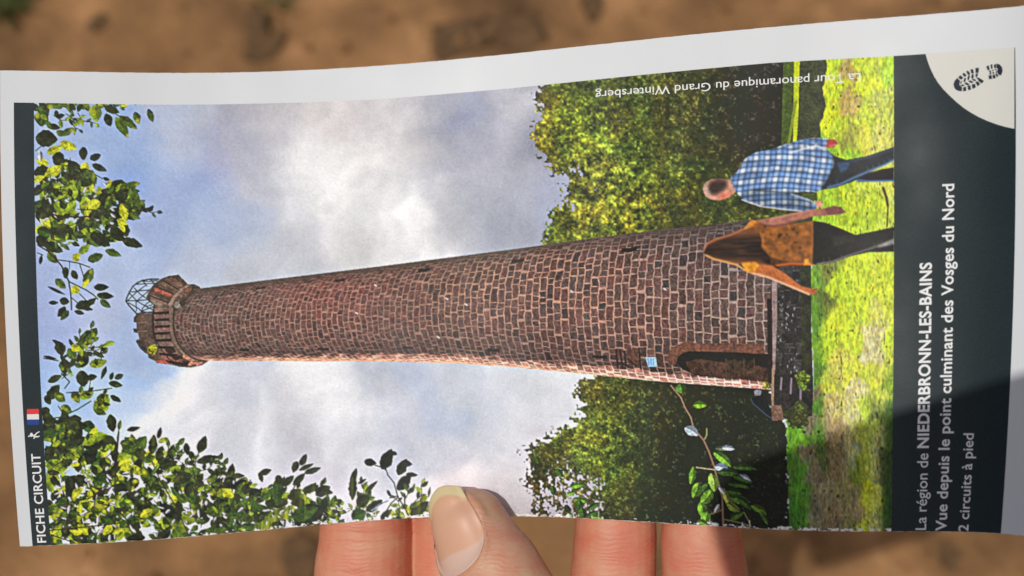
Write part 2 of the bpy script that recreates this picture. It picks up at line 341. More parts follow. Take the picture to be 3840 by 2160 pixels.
am = np.clip((mm + .35 * vnoise(12, 20, 361, xm, ym) * np.clip(1 - np.abs(mm - .5) * 2, 0, 1) - .5) * 5 + .5, 0, 1)
lay(slm, am, np.clip(cm, 4, 245), MEADOW)
for (a0, b0), (a1, b1) in zip([(3312,705),(3324,740),(3330,775),(3328,815),(3325,860)], [(3322,735),(3329,770),(3329,808),(3326,850),(3323,890)]): stroke([(a0, b0), (a1, b1)], lr0.uniform(6, 11), (96, 72, 40), MEADOW)

# ---- stone wall / plinth under the tower
poly([(2886,900),(2910,880),(2990,870),(3040,890),(3036,1040),(3042,1200),(3046,1330),(3050,1460),(3046,1560),(2960,1575),(2900,1562),(2896,1540),(2892,1300)], (40, 37, 33), WALL, GR1 * .35 + GR3 * .5)
for k in range(46):
    x = random.uniform(2915, 3010); y = random.uniform(930, 1380); a, b = random.uniform(8, 16), random.uniform(12, 26); g = random.uniform(30, 70)
    poly([(x - a, y - b), (x + a, y - b * .9), (x + a * .9, y + b), (x - a, y + b * .95)], (g, g * .95, g * .86), WALL, GR1 * .3)
    stroke([(x - a, y - b), (x + a, y - b)], 3, (82, 76, 70), WALL)
for k in range(50):
    x = random.uniform(2915, 2990); y = random.uniform(950, 1400)
    stroke([(x, y), (x + random.uniform(-4, 4), y + random.uniform(3, 9))], 3, (random.uniform(90, 160),) * 3, WALL)
poly([(3000,960),(3042,950),(3044,1400),(3020,1480),(3006,1400)], (46, 50, 26), WALL, GR1 * .3 + GR3 * .4)
poly([(2894,1050),(2914,1050),(2914,1200),(2906,1400),(2898,1402),(2896,1200)], (150, 128, 124), WALL, GR1 * .15 + GR3 * .2)
poly([(2898,1370),(2904,1370),(2902,1520),(2894,1540),(2892,1400)], (150, 124, 100), WALL, GR1 * .15)
poly([(2892,1520),(2930,1520),(2940,1575),(2896,1578)], (104, 80, 64), WALL, GR1 * .3 + GR3 * .4)
for x, y0, y1 in ((2931, 1418, 1460), (2968, 1420, 1475), (3004, 1430, 1515)):
    stroke([(x, y0), (x - 3, y1)], 7, (128, 116, 124), WALL)
foliage([(2985,1400),(3030,1395),(3030,1470),(2995,1465)], WALL, [(3010,1430,150,170,50)], soft=4, rag=.9, seed=771, cell=6)
foliage([(2930,1540),(3000,1500),(3040,1540),(3030,1600),(2960,1600)], WALL, [(2980,1560,70,76,34)], soft=5, rag=.9, seed=781, cell=6)

# ---- tower body
ux = [700, 753, 960, 1437, 1920, 2240, 2405, 2684, 2788, 2905]; uy = [1088, 1081, 1055, 997, 935, 891, 870, 839, 828, 814]
lx = [700, 771, 960, 1426, 1705, 1920, 2218, 2479, 2833, 2905]; ly = [1352, 1353, 1354.5, 1356, 1362, 1376.5, 1405, 1431, 1457, 1462]
sl = box_of([(560, 800), (2900, 1480)]); x = XX[sl]; y = YY[sl]
yt = np.interp(x, ux, uy); yb = np.interp(x, lx, ly); w = (y - yt) / (yb - yt) * 2 - 1
A = np.interp(x, [640, 800, 1100, 1500, 2000, 2900], [120, 118, 104, 86, 60, 14])
wc = np.clip(w, -.995, .995); arc = np.sqrt(1 - wc * wc)
q = x + A * (arc - .55) + 5 * fbm(40, 24, 401, 2, .6, x, y)
cw0, cw1 = 15.6, 33.0; kk = (cw1 - cw0) / 2150.0
ci = np.log(np.maximum(cw0 + kk * (q - 740), 8) / cw0) / kk          # course index
row = np.floor(ci).astype(int); fr = ci - row
th = np.arcsin(wc) + .012 * fbm(26, 26, 411, 2, .6, x, y)
rr = np.random.default_rng(77); ofs = rr.random(400) * 6; ln = rr.uniform(.135, .185, 400)
bi0 = th / ln[row % 400] + ofs[row % 400]; bi0 = bi0 + .30 * np.sin(bi0 * 2.1 + row * 1.7)
bi = np.floor(bi0).astype(int); fb = bi0 - bi
hsh = ((row * 7919 + bi * 104729) % 4096); tab = rr.random((4096, 4))
cwid = cw0 + kk * (q - 740); half = (yb - yt) / 2
dm = np.minimum(np.minimum(fr, 1 - fr) * cwid, np.minimum(fb, 1 - fb) * ln[row % 400] * half * np.maximum(arc, .2))
mort = np.clip((1.1 + .058 * cwid + .8 * vnoise(14, 14, 421, x, y) - dm) / 1.7, 0, 1)
tint = tab[hsh]
br_c = np.stack([100 + 14 * tint[..., 0] - 14 * tint[..., 1], 70 + 8 * tint[..., 2] - 8 * tint[..., 1], 58 + 10 * tint[..., 2] - 6 * tint[..., 1]], -1)
br_c = np.where((tint[..., 3] > .9)[..., None], br_c * np.array([.74, .82, .86]), br_c)
br_c *= (1 + .24 * vnoise(5, 5, 431, x, y) + .20 * fbm(12, 12, 433, 2, .6, x, y))[..., None]
red = np.exp(-((x - 1230) ** 2 / (2 * 190 ** 2) + (y - 1100) ** 2 / (2 * 60 ** 2))); grey = np.clip((x - 2400) / 600, 0, 1)
br_c = br_c * (1 + red[..., None] * np.array([.22, .0, -.02])) * (1 + grey[..., None] * np.array([.0, .07, .08]))
mo_c = field([(760,1150,150,132,120),(760,1300,150,120,104),(1000,1150,172,130,112),(1300,1200,186,130,112),(1700,1100,186,142,116),(2000,1100,206,156,130),(2300,1150,200,150,128),(2600,1000,164,140,130),(2800,950,152,144,144),(2800,1200,176,150,138),(2600,1250,190,150,126),(2000,1350,150,120,112),(1500,1300,140,112,100)], 160, x[::4, ::4], y[::4, ::4])
mo_c = np.repeat(np.repeat(mo_c, 4, 0), 4, 1)[:x.shape[0], :x.shape[1]] * .95; br_c = br_c * np.array([.94, .99, 1.05])
tc = br_c * (1 - mort[..., None]) + mo_c * mort[..., None] * (1 + .12 * vnoise(6, 6, 441, x, y)[..., None])
sh = np.interp(w, [-1, -.93, -.75, -.3, .25, .6, .84], [.60, .78, .95, 1.05, 1.05, .92, .80]); tc = tc * sh[..., None]
edge_f = np.clip((-.8 - w) / .2, 0, 1)[..., None]; tc = tc * (1 - edge_f * .55) + np.array([84, 72, 60]) * edge_f * .55
lit_w = (yb - y) - np.interp(x, [700, 1000, 1500, 2000, 2500, 2900], [20, 24, 33, 37, 42, 34]) + 15 * fbm(30, 12, 451, 3, .7, x, y)
lit = np.clip(-lit_w / 16, 0, 1)[..., None]; raw = br_c * (1 - mort[..., None]) + mo_c * 1.15 * mort[..., None]
lit_c = np.array([200, 142, 120]) * (1 + .46 * fbm(22, 8, 461, 3, .7, x, y) + .26 * (mort - .4))[..., None] + np.clip((x - 2200) / 500, 0, 1)[..., None] * np.array([6, 4, 6])
lit_c = np.where((yb - y < 12)[..., None], lit_c * .55 + np.array([232, 160, 118]) * .45, lit_c)
lit_c = .45 * lit_c + .55 * raw * np.array([1.95, 1.75, 1.72]); tc = tc * (1 - lit) + lit_c * lit
al = np.clip((1 - np.abs(w)) * half / 2 + .5, 0, 1) * (x > 646) * np.clip((2892 - x) / 2, 0, 1)
lay(sl, al, np.clip(tc, 5, 250), TOWER)
# slits and marks
for cx, cy, a, b, r in ((977,1080,36,9,-8),(1275,1051,40,12,-8),(1590,1013,44,12,-8),(1942,978,50,14,-8),(2360,936,58,16,-6),(917,1312,36,9,2),(1213,1309,42,11,3),(1530,1303,40,10,2),(1851,1313,46,13,3),(2248,1338,54,11,3)):
    c_, s_ = math.cos(math.radians(r)), math.sin(math.radians(r))
    poly([(cx + u * a / 2 * c_ - v * b / 2 * s_, cy + u * a / 2 * s_ + v * b / 2 * c_) for u, v in ((-1,-1),(0,-.8),(.1,-.4),(.2,-.9),(1,-1),(1,.9),(.1,1),(-1,1))], (30, 25, 22), TOWER)
for cx, cy in ((1405,1068),(1672,1118),(1745,1140),(2140,1090),(2490,1082),(1334,1172),(1640,1262)):
    stroke([(cx, cy), (cx + 7, cy + 5)], 5, (214, 205, 196), TOWER)
# carved panel above the door, plaque, arched doorway
for xx0, y0, y1 in ((2310,1312,1380),(2326,1312,1376),(2340,1316,1372),(2396,1306,1384)):
    stroke([(xx0, y0), (xx0 + 8, y1)], 7, (44, 30, 26), TOWER)
poly([(2350,1312),(2390,1308),(2396,1370),(2360,1372)], (92, 60, 48), TOWER, GR1 * .3)
stroke([(2355,1345),(2385,1372)], 6, (40, 32, 26), TOWER)
z4 = lambda p: sc(p, 2380, 1180, 1 / 3.15)
poly(z4([(385,510),(410,430),(480,370),(590,320),(680,310),(690,330),(770,345),(1060,335),(1060,330),(1180,340),(1520,350),(1540,470),(700,440),(560,470),(500,540),(470,600),(400,590)]), (112, 74, 58), TOWER, GR1 * .25 + GR3 * .15)
for gx in (690, 780, 1065, 1170): stroke(z4([(gx, 325), (gx + 6, 440)]), 3, (80, 56, 46), TOWER)
poly(z4([(495,560),(510,500),(560,455),(640,432),(800,432),(1200,445),(1620,470),(1620,800),(1300,770),(900,735),(780,730),(660,690),(560,640)]), (30, 28, 21), TOWER, GR1 * .2)
poly(z4([(600,560),(760,520),(1000,560),(1400,590),(1600,640),(1600,790),(1300,765),(900,728),(760,715),(660,680)]), (70, 49, 36), TOWER, GR1 * .3 + GR3 * .5)
poly(z4([(1080,530),(1400,545),(1400,660),(1090,650)]), (60, 48, 34), TOWER, GR1 * .35 + GR3 * .5)
for gx in (1075, 1180, 1290, 1410): stroke(z4([(gx, 520), (gx + 4, 740)]), 2.5, (88, 66, 50), TOWER)
poly(z4([(125,500),(250,502),(268,612),(160,616)]), (156, 190, 226), TOWER, GR1 * .12)
for k in range(3): stroke(z4([(160 + k * 30, 515), (166 + k * 30, 600)]), 2.5, (92, 130, 190), TOWER)
# sill shadow where the tower meets the plinth
poly([(2876,1120),(2894,1120),(2894,1440),(2880,1440)], (40, 32, 26), TOWER, GR1 * .3)
foliage([(2856,1436),(2894,1430),(2894,1462),(2862,1460)], TOWER, [(2875,1450,150,140,60)], soft=3, rag=.8, seed=791, cell=6)
# rucksack / figure seated beside the steps
poly(z4([(1410,900),(1450,885),(1500,900),(1480,960),(1420,960)]), (130, 130, 138), WOODS_B, GR1 * .2)
poly(z4([(1370,985),(1420,960),(1480,950),(1540,960),(1580,1050),(1620,1150),(1620,1230),(1560,1180),(1480,1110),(1400,1050)]), (24, 24, 26), WOODS_B, GR1 * .3)
stroke(z4([(1372,990),(1400,1050),(1470,1110),(1550,1180),(1620,1225)]), 3, (58, 78, 88), WOODS_B)

# ---- tower crown
zc = lambda p: sc(p, 440, 1000, 1 / 3.622)
cage = (58, 52, 50)
dome = [(118,470),(130,420),(165,345),(210,270),(270,220),(345,185),(450,170),(560,168)]
stroke(zc(dome), 6, cage, TOWER); stroke(zc([(118,470),(160,530),(260,635)]), 6, cage, TOWER)
for a in ([(130,465),(270,460),(410,450)],[(190,345),(320,325),(430,318)],[(260,240),(380,232),(500,225)],[(165,360),(270,470),(390,540),(470,580)],[(130,470),(260,345),(390,250)],[(270,460),(400,350),(440,310)],[(230,290),(320,380),(410,440)],[(330,200),(430,200),(540,190)],
          [(155,490),(290,570),(330,610),(460,625)],[(260,635),(310,632),(470,612)],[(318,632),(340,570),(400,500),(450,470)],[(255,470),(258,600)],[(390,540),(470,520)],[(340,600),(480,545)],[(450,175),(500,230)],[(345,190),(400,260)]):
    stroke(zc(a), 4.2, cage, TOWER)
crown = zc([(395,400),(440,310),(500,230),(600,160),(700,125),(830,108),(905,180),(960,240),(1040,235),(1110,265),(1140,300),(1160,310),(1000,380),(900,560),(800,600),(778,760),(795,920),(845,1040),(925,1150),(1040,1235),(1240,1280),(1150,1340),(1000,1372),(850,1362),(740,1335),(530,1310),(520,1285),(420,1240),(415,1190),(370,1168),(350,1150),(310,1112),(250,1015),(265,990),(300,985),(280,900),(225,895),(215,838),(262,840),(262,762),(220,752),(235,680),(258,640),(470,628),(490,520),(400,450)])
poly(crown, (92, 74, 62), TOWER, GR1 * .25 + GR3 * .3)
poly(zc([(470,628),(490,520),(520,545),(505,700),(500,850),(530,1000),(620,1160),(740,1310),(700,1300),(580,1150),(490,980),(465,800)]), (58, 46, 36), TOWER, GR1 * .3)
poly(zc([(400,400),(500,230),(700,125),(830,108),(870,150),(700,160),(600,200),(500,280),(430,400),(480,500),(450,490)]), (68, 62, 50), TOWER, GR1 * .35)
for pts, col in (([(440,400),(490,385),(680,490),(690,530),(520,480)], (126,98,84)), ([(500,300),(560,285),(750,380),(760,400),(700,410),(520,340)], (164,94,72)), ([(590,215),(640,195),(830,290),(800,320),(640,260)], (116,92,76)), ([(670,165),(740,145),(900,240),(860,280),(740,220)], (122,92,74)), ([(440,440),(500,450),(640,530),(680,545),(560,540),(470,490)], (126,112,100))):
    poly(zc(pts), col, TOWER, GR1 * .3 + GR3 * .2)
for pts in ([(440,395),(520,340),(700,420),(690,490)], [(520,270),(600,230),(800,330),(750,370)], [(640,200),(680,180),(860,290),(830,310)]):
    stroke(zc(pts[:1] + pts[-1:]), 5, (52, 44, 34), TOWER)
poly(zc([(690,510),(760,400),(860,300),(960,242),(990,250),(880,330),(790,420),(740,540),(700,545)]), (148, 122, 106), TOWER, GR1 * .2)
for pts, col in (([(1000,250),(1100,270),(1130,300),(1030,300)], (70,58,46)), ([(890,300),(1000,290),(1010,320),(930,350),(880,340)], (118,84,66)), ([(810,390),(900,360),(960,370),(870,430)], (118,90,74)), ([(760,500),(830,470),(880,480),(880,570),(780,560)], (134,122,112)), ([(830,490),(900,440),(960,400),(930,470),(880,560)], (66,62,48))):
    poly(zc(pts), col, TOWER, GR1 * .3)
# corbels seen end on, lit and shadowed in turn
for k in range(8):
    y0 = 560 + k * 92; bend = max(0, k - 3) ** 1.7
    x0 = 500 + bend * 9.5; x1 = 715 + bend * 15.0; dy = bend * 5
    poly(zc([(x0, y0), (x1, y0 - 6 + dy), (x1 + 3, y0 + 44 + dy), (x0 + 5, y0 + 54)]), (128 - 4 * (k % 3) + (22 if k > 6 else 0), 100 - 5 * (k % 2), 86), TOWER, GR1 * .25 + GR3 * .15)
    poly(zc([(x0 + 5, y0 + 56), (x1 + 3, y0 + 46 + dy), (x1 + 4, y0 + 80 + dy), (x0 + 10, y0 + 92)]), (40, 32, 26), TOWER, GR1 * .3)
poly(zc([(710,540),(770,560),(760,640),(755,800),(770,920),(820,1040),(900,1150),(1010,1230),(1100,1275),(1060,1290),(940,1230),(840,1140),(760,1020),(720,900),(705,700)]), (126, 104, 90), TOWER, GR1 * .22)
stroke(zc([(772,560),(762,650),(755,780),(772,920),(822,1045),(905,1155),(1010,1235),(1130,1282)]), 4, (48, 34, 28), TOWER)
stroke(zc([(490,560),(478,700),(490,860),(525,1000),(600,1130),(700,1250),(800,1330)]), 4, (40, 34, 26), TOWER)
for pts in ([(900,1190),(1060,1275),(1000,1290),(880,1230)], [(960,1290),(1080,1300),(1010,1340),(930,1340)], [(1060,1300),(1180,1295),(1080,1350)]):
    poly(zc(pts), (206, 142, 116), TOWER, GR1 * .3)
for pts in ([(640,1120),(760,1100),(800,1160),(700,1190)], [(730,1220),(860,1200),(900,1240),(790,1280)], [(880,1290),(1000,1280),(950,1350),(860,1340)]):
    poly(zc(pts), (56, 42, 34), TOWER, GR1 * .3)
poly(zc([(530,1270),(640,1270),(740,1330),(530,1310)]), (176, 98, 82), TOWER, GR1 * .25)
poly(zc([(250,1010),(310,990),(390,1090),(390,1165),(310,1112)]), (62, 60, 50), TOWER, GR1 * .25)
poly(zc([(222,690),(262,645),(262,755),(222,752)]), (62, 62, 50), TOWER); poly(zc([(216,840),(262,842),(275,898),(224,895)]), (66, 60, 50), TOWER)
foliage(zc([(430,1060),(500,1050),(560,1160),(520,1180),(450,1215),(410,1160)]), TOWER, [(560,1310,220,205,40)], soft=3, rag=.8, seed=801, cell=6)
for yy0 in (760, 880): stroke(zc([(275, yy0), (400, yy0 - 6)]), 3, (142, 112, 96), TOWER)

# ---- the two walkers
zp = lambda p: sc(p, 2580, 440, 1 / 2.07)
D = GR1 * .18 + GR3 * .14
shirt = zp([(322,490),(345,455),(385,420),(420,350),(470,300),(530,270),(640,250),(780,200),(860,178),(940,160),(1075,163),(1100,195),(1075,240),(1095,268),(1130,310),(1132,370),(1085,470),(1035,560),(1000,580),(900,575),(800,590),(860,600),(960,645),(1010,688),(980,720),(880,730),(700,712),(560,692),(460,662),(400,610),(365,565),(340,530)])
sl, m = poly_mask(shirt); x = (XX[sl] - 2580) * 2.07; y = (YY[sl] - 440) * 2.07
sag = y + 26 * np.sin((x - 350) / 230.0) + 6 * fbm(40, 40, 501, 2, .6, XX[sl], YY[sl]); lng = x + .10 * (y - 420) + 8 * np.sin(y / 70.0)
def band(v, per, wd, ph=0): return np.clip(wd - np.abs(((v + ph) % per) - per / 2), 0, 3) / 3
base = np.array([210, 222, 232.]) * np.ones(m.shape + (3,)); base *= (1 + .12 * fbm(50, 40, 511, 3, .6, XX[sl], YY[sl]))[..., None]
blue = np.array([84, 136, 208.]); dk = np.array([30, 36, 54.])
for g, per, wd, c, o in ((sag, 88, 22, blue, .5), (lng, 88, 22, blue, .5), (sag, 44, 7, blue, .4), (lng, 44, 7, blue, .4), (sag, 44, 4.8, dk, .95), (lng, 44, 4.4, dk, .85), (sag + 10, 88, 3.2, dk, .6), (lng + 10, 88, 3.2, dk, .55), (sag, 26, 1.8, dk, .28)):
    a = band(g, per, wd, 17)[..., None] * o; base = base * (1 - a) + c * a
arm = (inside([(480,540),(800,590),(1010,690),(880,730),(560,692),(400,610)], x, y).astype(np.float32)); arm = blur(arm, 2)[..., None]
base = base * (1 - arm * .35) + base * np.array([.42, .42, .38]) * arm * .35
tex1 = 1.04 + .30 * fbm(34, 18, 521, 3, .6, XX[sl], YY[sl]); lowsh = np.interp(x, [330, 600, 1000, 1130], [.95, 1.02, 1.0, .9])
lay(sl, m, np.clip(base * tex1[..., None] * lowsh[..., None], 0, 250), MAN)
stroke(zp([(500,565),(700,580),(860,585)]), 4, (52, 62, 66), MAN); stroke(zp([(420,640),(560,690),(720,712),(880,728)]), 4, (226, 220, 218), MAN)
stroke(zp([(790,275),(900,245),(1010,222),(1040,240)]), 5, (232, 236, 240), MAN); stroke(zp([(920,215),(960,245),(1000,205)]), 4, (232, 236, 240), MAN)
stroke(zp([(800,595),(960,650),(1005,680)]), 4, (190, 196, 198), MAN); stroke(zp([(640,262),(850,200),(980,180)]), 4, (70, 96, 130), MAN)
poly(zp([(850,605),(1000,580),(1006,650),(960,642)]), (70, 84, 34), WOODS_A, GR1 * .3)
poly(zp([(115,560),(128,515),(180,480),(250,474),(325,485),(352,535),(372,578),(340,608),(290,632),(235,645),(180,638),(135,612)]), (206, 150, 124), MAN, D)
poly(zp([(140,530),(180,490),(230,474),(300,482),(305,540),(270,575),(225,600),(175,600),(150,570)]), (62, 46, 38), MAN, D, 3)
poly(zp([(118,560),(132,515),(160,500),(155,560),(180,610),(150,615)]), (186, 158, 140), MAN, D, 2)
poly(zp([(235,600),(300,580),(350,590),(290,630),(240,640)]), (210, 116, 90), MAN, D, 2)
poly(zp([(1068,225),(1090,172),(1140,170),(1166,205),(1125,237),(1080,237)]), (176, 66, 60), MAN, D); stroke(zp([(1100,225),(1150,212)]), 4, (226, 160, 150), MAN)
poly(zp([(980,655),(1030,648),(1050,682),(1030,702),(1000,690)]), (216, 150, 128), MAN, D)
poly(zp([(1098,268),(1140,300),(1230,330),(1380,302),(1500,262),(1600,228),(1600,332),(1530,372),(1400,432),(1280,500),(1150,545),(1030,565),(1085,470),(1132,370),(1128,310)]), (40, 44, 46), MAN, D)
poly(zp([(1160,350),(1260,345),(1240,400),(1180,430)]), (52, 78, 108), MAN, D); stroke(zp([(1270,340),(1420,305),(1590,250)]), 9, (54, 68, 82), MAN)
poly(zp([(1290,485),(1400,432),(1500,402),(1600,388),(1600,492),(1450,500),(1330,502)]), (36, 30, 28), MAN, D); stroke(zp([(1310,488),(1400,496),(1600,492)]), 7, (84, 126, 170), MAN)
stroke(zp([(1085,545),(1180,520),(1290,468),(1400,420),(1530,368),(1600,330)]), 6, (98, 142, 184), MAN)
for u in ((1095,545,1105,515),(1160,520,1155,485),(1400,425,1395,390),(1440,405,1436,372),(1490,385,1480,352),(1530,368,1520,335),(1570,345,1560,320)): stroke(zp([u[:2], u[2:]]), 3, (70, 104, 140), MAN)

poly(zp([(970,803),(1060,815),(1180,860),(1300,912),(1450,882),(1600,850),(1600,1045),(1400,1048),(1250,1082),(1120,1128),(1000,1145),(962,1140)]), (36, 35, 28), WOMAN, D)
poly(zp([(1110,925),(1300,915),(1290,960),(1130,1000)]), (46, 45, 36), WOMAN, D)
poly(zp([(1460,1000),(1600,940),(1600,985),(1480,1012)]), (146, 142, 136), WOMAN, D)
stroke(zp([(1000,1138),(1120,1120),(1230,1078),(1350,1040),(1470,1000),(1560,962)]), 4.5, (142, 138, 130), WOMAN)
for u in ((1050,1130,1055,1095),(1100,1120,1095,1085),(1195,1092,1190,1065),(1450,1010,1446,975),(1480,1000,1476,965),(1510,985,1500,955)): stroke(zp([u[:2], u[2:]]), 2.5, (104, 102, 96), WOMAN)
blouse = zp([(425,868),(490,798),(560,800),(640,852),(780,832),(972,803),(974,960),(965,1150),(700,1160),(590,1150),(520,1218),(490,1218),(450,1185),(560,1100),(560,900)])
sl, m = poly_mask(blouse); n1 = fbm(22, 18, 601, 3, .6, XX[sl], YY[sl])[..., None]; n2 = vnoise(10, 10, 605, XX[sl], YY[sl])[..., None]
bc = np.array([142, 86, 34]) * (1 + .42 * n1) + np.clip(n2 - .45, 0, 1) * np.array([90, 50, 0]); bc = np.where(n2 < -.74, np.array([52, 34, 16]), bc)
lay(sl, m, np.clip(bc, 8, 240), WOMAN)
poly(zp([(640,1085),(760,1120),(965,1135),(965,1150),(700,1162),(600,1150)]), (86, 50, 20), WOMAN, D)
stroke(zp([(690,1150),(800,1135),(910,1140)]), 6, (222, 110, 40), WOMAN); poly(zp([(905,1100),(935,1095),(945,1135),(990,1148),(900,1150)]), (240, 160, 50), WOMAN, D)
stroke(zp([(965,810),(966,960),(958,1130)]), 4, (176, 112, 50), WOMAN)
hair = zp([(118,1045),(150,975),(200,942),(300,912),(420,862),(540,880),(575,950),(570,1010),(640,1085),(640,1140),(560,1140),(480,1130),(420,1140),(300,1120),(200,1095),(140,1075)])
sl, m = poly_mask(hair); st2 = fbm(60, 7, 611, 3, .65, XX[sl], YY[sl]); yh = (YY[sl] - 440) * 2.07; xh = (XX[sl] - 2580) * 2.07
dd = np.clip(1 - np.abs(yh - np.interp(xh, [120, 300, 560, 640], [1042, 1014, 1012, 1105])) / np.interp(xh, [120, 300, 560, 640], [50, 112, 122, 70]) , 0, 1); dd = np.clip(dd * 2.3 + .35 * st2, 0, 1)
hc = np.array([128, 78, 44]) * (1 - dd[..., None]) + np.array([44, 28, 18]) * dd[..., None] + (st2 * 50 + 26 * np.clip(fbm(40, 5, 617, 2, .6, XX[sl] + .3 * YY[sl], YY[sl]) - .1, 0, 1))[..., None] * np.array([1, .62, .34])
lay(sl, m, np.clip(hc, 8, 240), WOMAN)
stroke(zp([(140,1070),(200,1100),(300,1125),(380,1145),(440,1185),(500,1210)]), 7, (222, 164, 92), WOMAN); stroke(zp([(120,1040),(150,980),(220,945),(330,915),(430,868),(490,820)]), 5, (186, 112, 76), WOMAN)
poly(zp([(410,1130),(520,1120),(560,1150),(500,1215),(450,1190)]), (226, 150, 40), WOMAN, D); poly(zp([(430,870),(490,798),(540,805),(480,860)]), (216, 140, 50), WOMAN, D)
poly(zp([(530,802),(620,782),(760,757),(950,717),(1060,705),(1130,685),(1190,697),(1228,738),(1180,755),(1080,762),(980,767),(860,802),(740,848),(640,852)]), (166, 108, 88), WOMAN, D)
stroke(zp([(560,830),(660,845),(760,832),(870,795)]), 6, (112, 68, 52), WOMAN); stroke(zp([(640,790),(800,752),(960,722)]), 6, (192, 134, 114), WOMAN)
poly(zp([(1060,708),(1130,686),(1190,697),(1228,738),(1180,752),(1080,758)]), (128, 84, 68), WOMAN, D)
poly(zp([(500,1218),(560,1142),(650,1150),(740,1200),(880,1310),(960,1330),(1008,1325),(990,1372),(940,1377),(860,1342),(740,1292),(620,1242)]), (186, 106, 54), WOMAN, D)
stroke(zp([(505,1212),(620,1240),(740,1290),(860,1340),(940,1374)]), 7, (240, 190, 150), WOMAN); stroke(zp([(960,1350),(1000,1330)]), 4, (120, 60, 34), WOMAN)

wk = ((CLS == MAN) | (CLS == WOMAN)).astype(np.float32); wsl = box_of([(2600, 480), (3380, 1130)], 6)
wkb = blur(wk[wsl], 1)[..., None]; IMG[wsl] = IMG[wsl] * (1 - wkb) + blur(IMG[wsl], 1) * wkb
# ---- foreground branches hanging into the picture
LC = {'d': (44, 52, 26), 'm': (72, 92, 34), 'g': (56, 82, 30), 'b': (124, 146, 36), 'y': (182, 188, 42), 'k': (34, 40, 24), 'p': (150, 170, 170)}
lr = random.Random(5)
def leaf(x, y, L, W, ang, c='m', cls=LEAVES, curl=0.0):
    a = math.radians(ang); ca, sa = math.cos(a), math.sin(a); r = L * .62 + 3
    sl = box_of([(x - r, y - r), (x + r, y + r)]); X = XX[sl]; Y = YY[sl]
    if X.size == 0: return
    u = ((X - x) * ca + (Y - y) * sa) / L + .5; v = (-(X - x) * sa + (Y - y) * ca)
    v = v - curl * L * (u - .5) ** 2
    uu = np.clip(u, 0, 1); hw = W / 2 * np.clip(np.sin(PI * uu ** .85), 0, 1) ** .75
    hw = hw * (1 + .14 * vnoise(11, 11, 700 + int(x) % 7, X, Y))
    m = np.clip((hw - np.abs(v)) / 2 + .5, 0, 1) * ((u > 0) & (u < 1))
    col = np.array(LC[c], np.float32) if isinstance(c, str) else np.array(c, np.float32)
    side = np.where(v > 0, 1.10, .90) if isinstance(c, str) else np.where(v > 0, 1.22, .66); rib = np.clip(1.3 - np.abs(v), 0, 1) * .28
    tone = side * (1 + .34 * fbm(20, 20, 720, 2, .6, X, Y) + .22 * vnoise(5, 5, 730, X, Y)) + rib
    cc = col * tone[..., None]
    if c in ('m', 'd', 'g', 'b'):        # sunlit patches on the leaf
        p = np.clip(fbm(24, 24, 740, 2, .6, X + y, Y + x) - .18, 0, 1)[..., None] * 2.0
        cc = cc * (1 - p) + np.array([170, 175, 40]) * p if c != 'd' else cc * (1 - .5 * p) + np.array([110, 116, 40]) * .5 * p
    lay(sl, m, np.clip(cc, 0, 250), cls)
def twig(pts, w=5, c=(62, 48, 36), cls=LEAVES): stroke(pts, w, c, cls)
def fill(polyg, n, Lr, cols, cls=LEAVES, ang=None):
    xs = [p[0] for p in polyg]; ys = [p[1] for p in polyg]; k = 0; tries = 0
    while k < n and tries < n * 20:
        tries += 1; x = lr.uniform(min(xs), max(xs)); y = lr.uniform(min(ys), max(ys))
        if not inside(polyg, np.array([x]), np.array([y]))[0]: continue
        c = cols(x, y) if callable(cols) else lr.choice(cols)
        L = lr.uniform(*Lr); leaf(x, y, L, L * lr.uniform(.38, .68), (lr.uniform(0, 360) if ang is None else lr.gauss(ang, 35)), c, cls, lr.uniform(-.4, .4)); k += 1

z1 = lambda p: sc(p, 0, 200, 1 / 2.683); z2 = lambda p: sc(p, 0, 740, 1 / 2.683); z3 = lambda p: sc(p, 0, 1280, 1 / 1.647); zf = lambda p: sc(p, 960, 1600, 1 / 2.5875)
# top cluster
fill([(130,380),(230,380),(230,405),(160,420),(130,430)], 14, (30, 46), ['d','m','d'])
fill([(210,380),(420,380),(410,410),(330,420),(230,408)], 12, (26, 40), ['m','b','d'])
fill([(400,380),(540,380),(540,402),(420,410)], 10, (20, 34), ['d','y','m'])
for l in ((565,433,54,25,70,'m'),(458,478,92,34,58,'m'),(481,459,84,32,36,'m'),(514,442,48,28,70,'m'),(358,425,66,48,80,'b'),(406,450,52,32,70,'d'),(420,412,60,30,20,'d'),(212,427,30,18,80,'d'),(262,412,50,16,50,'m'),(156,445,62,54,90,'g'),(201,476,52,25,10,'d'),(253,494,58,28,-30,'m'),(230,500,40,24,20,'m'),(257,547,68,38,20,'y'),(205,562,66,30,-25,'y'),(313,576,52,34,90,'d'),(358,588,46,28,-20,'d'),(373,629,62,26,25,'d'),(399,671,28,14,20,'d'),(175,520,84,66,5,'d'),(160,608,54,30,20,'y'),(220,599,62,48,90,'d'),(150,585,40,20,90,(190,195,210))): leaf(*l)
twig(z1([(360,980),(420,930),(520,860)]), 4); twig(z1([(1090,560),(1180,620),(1290,690)]), 4); twig(z1([(940,1210),(1030,1260)]), 4)
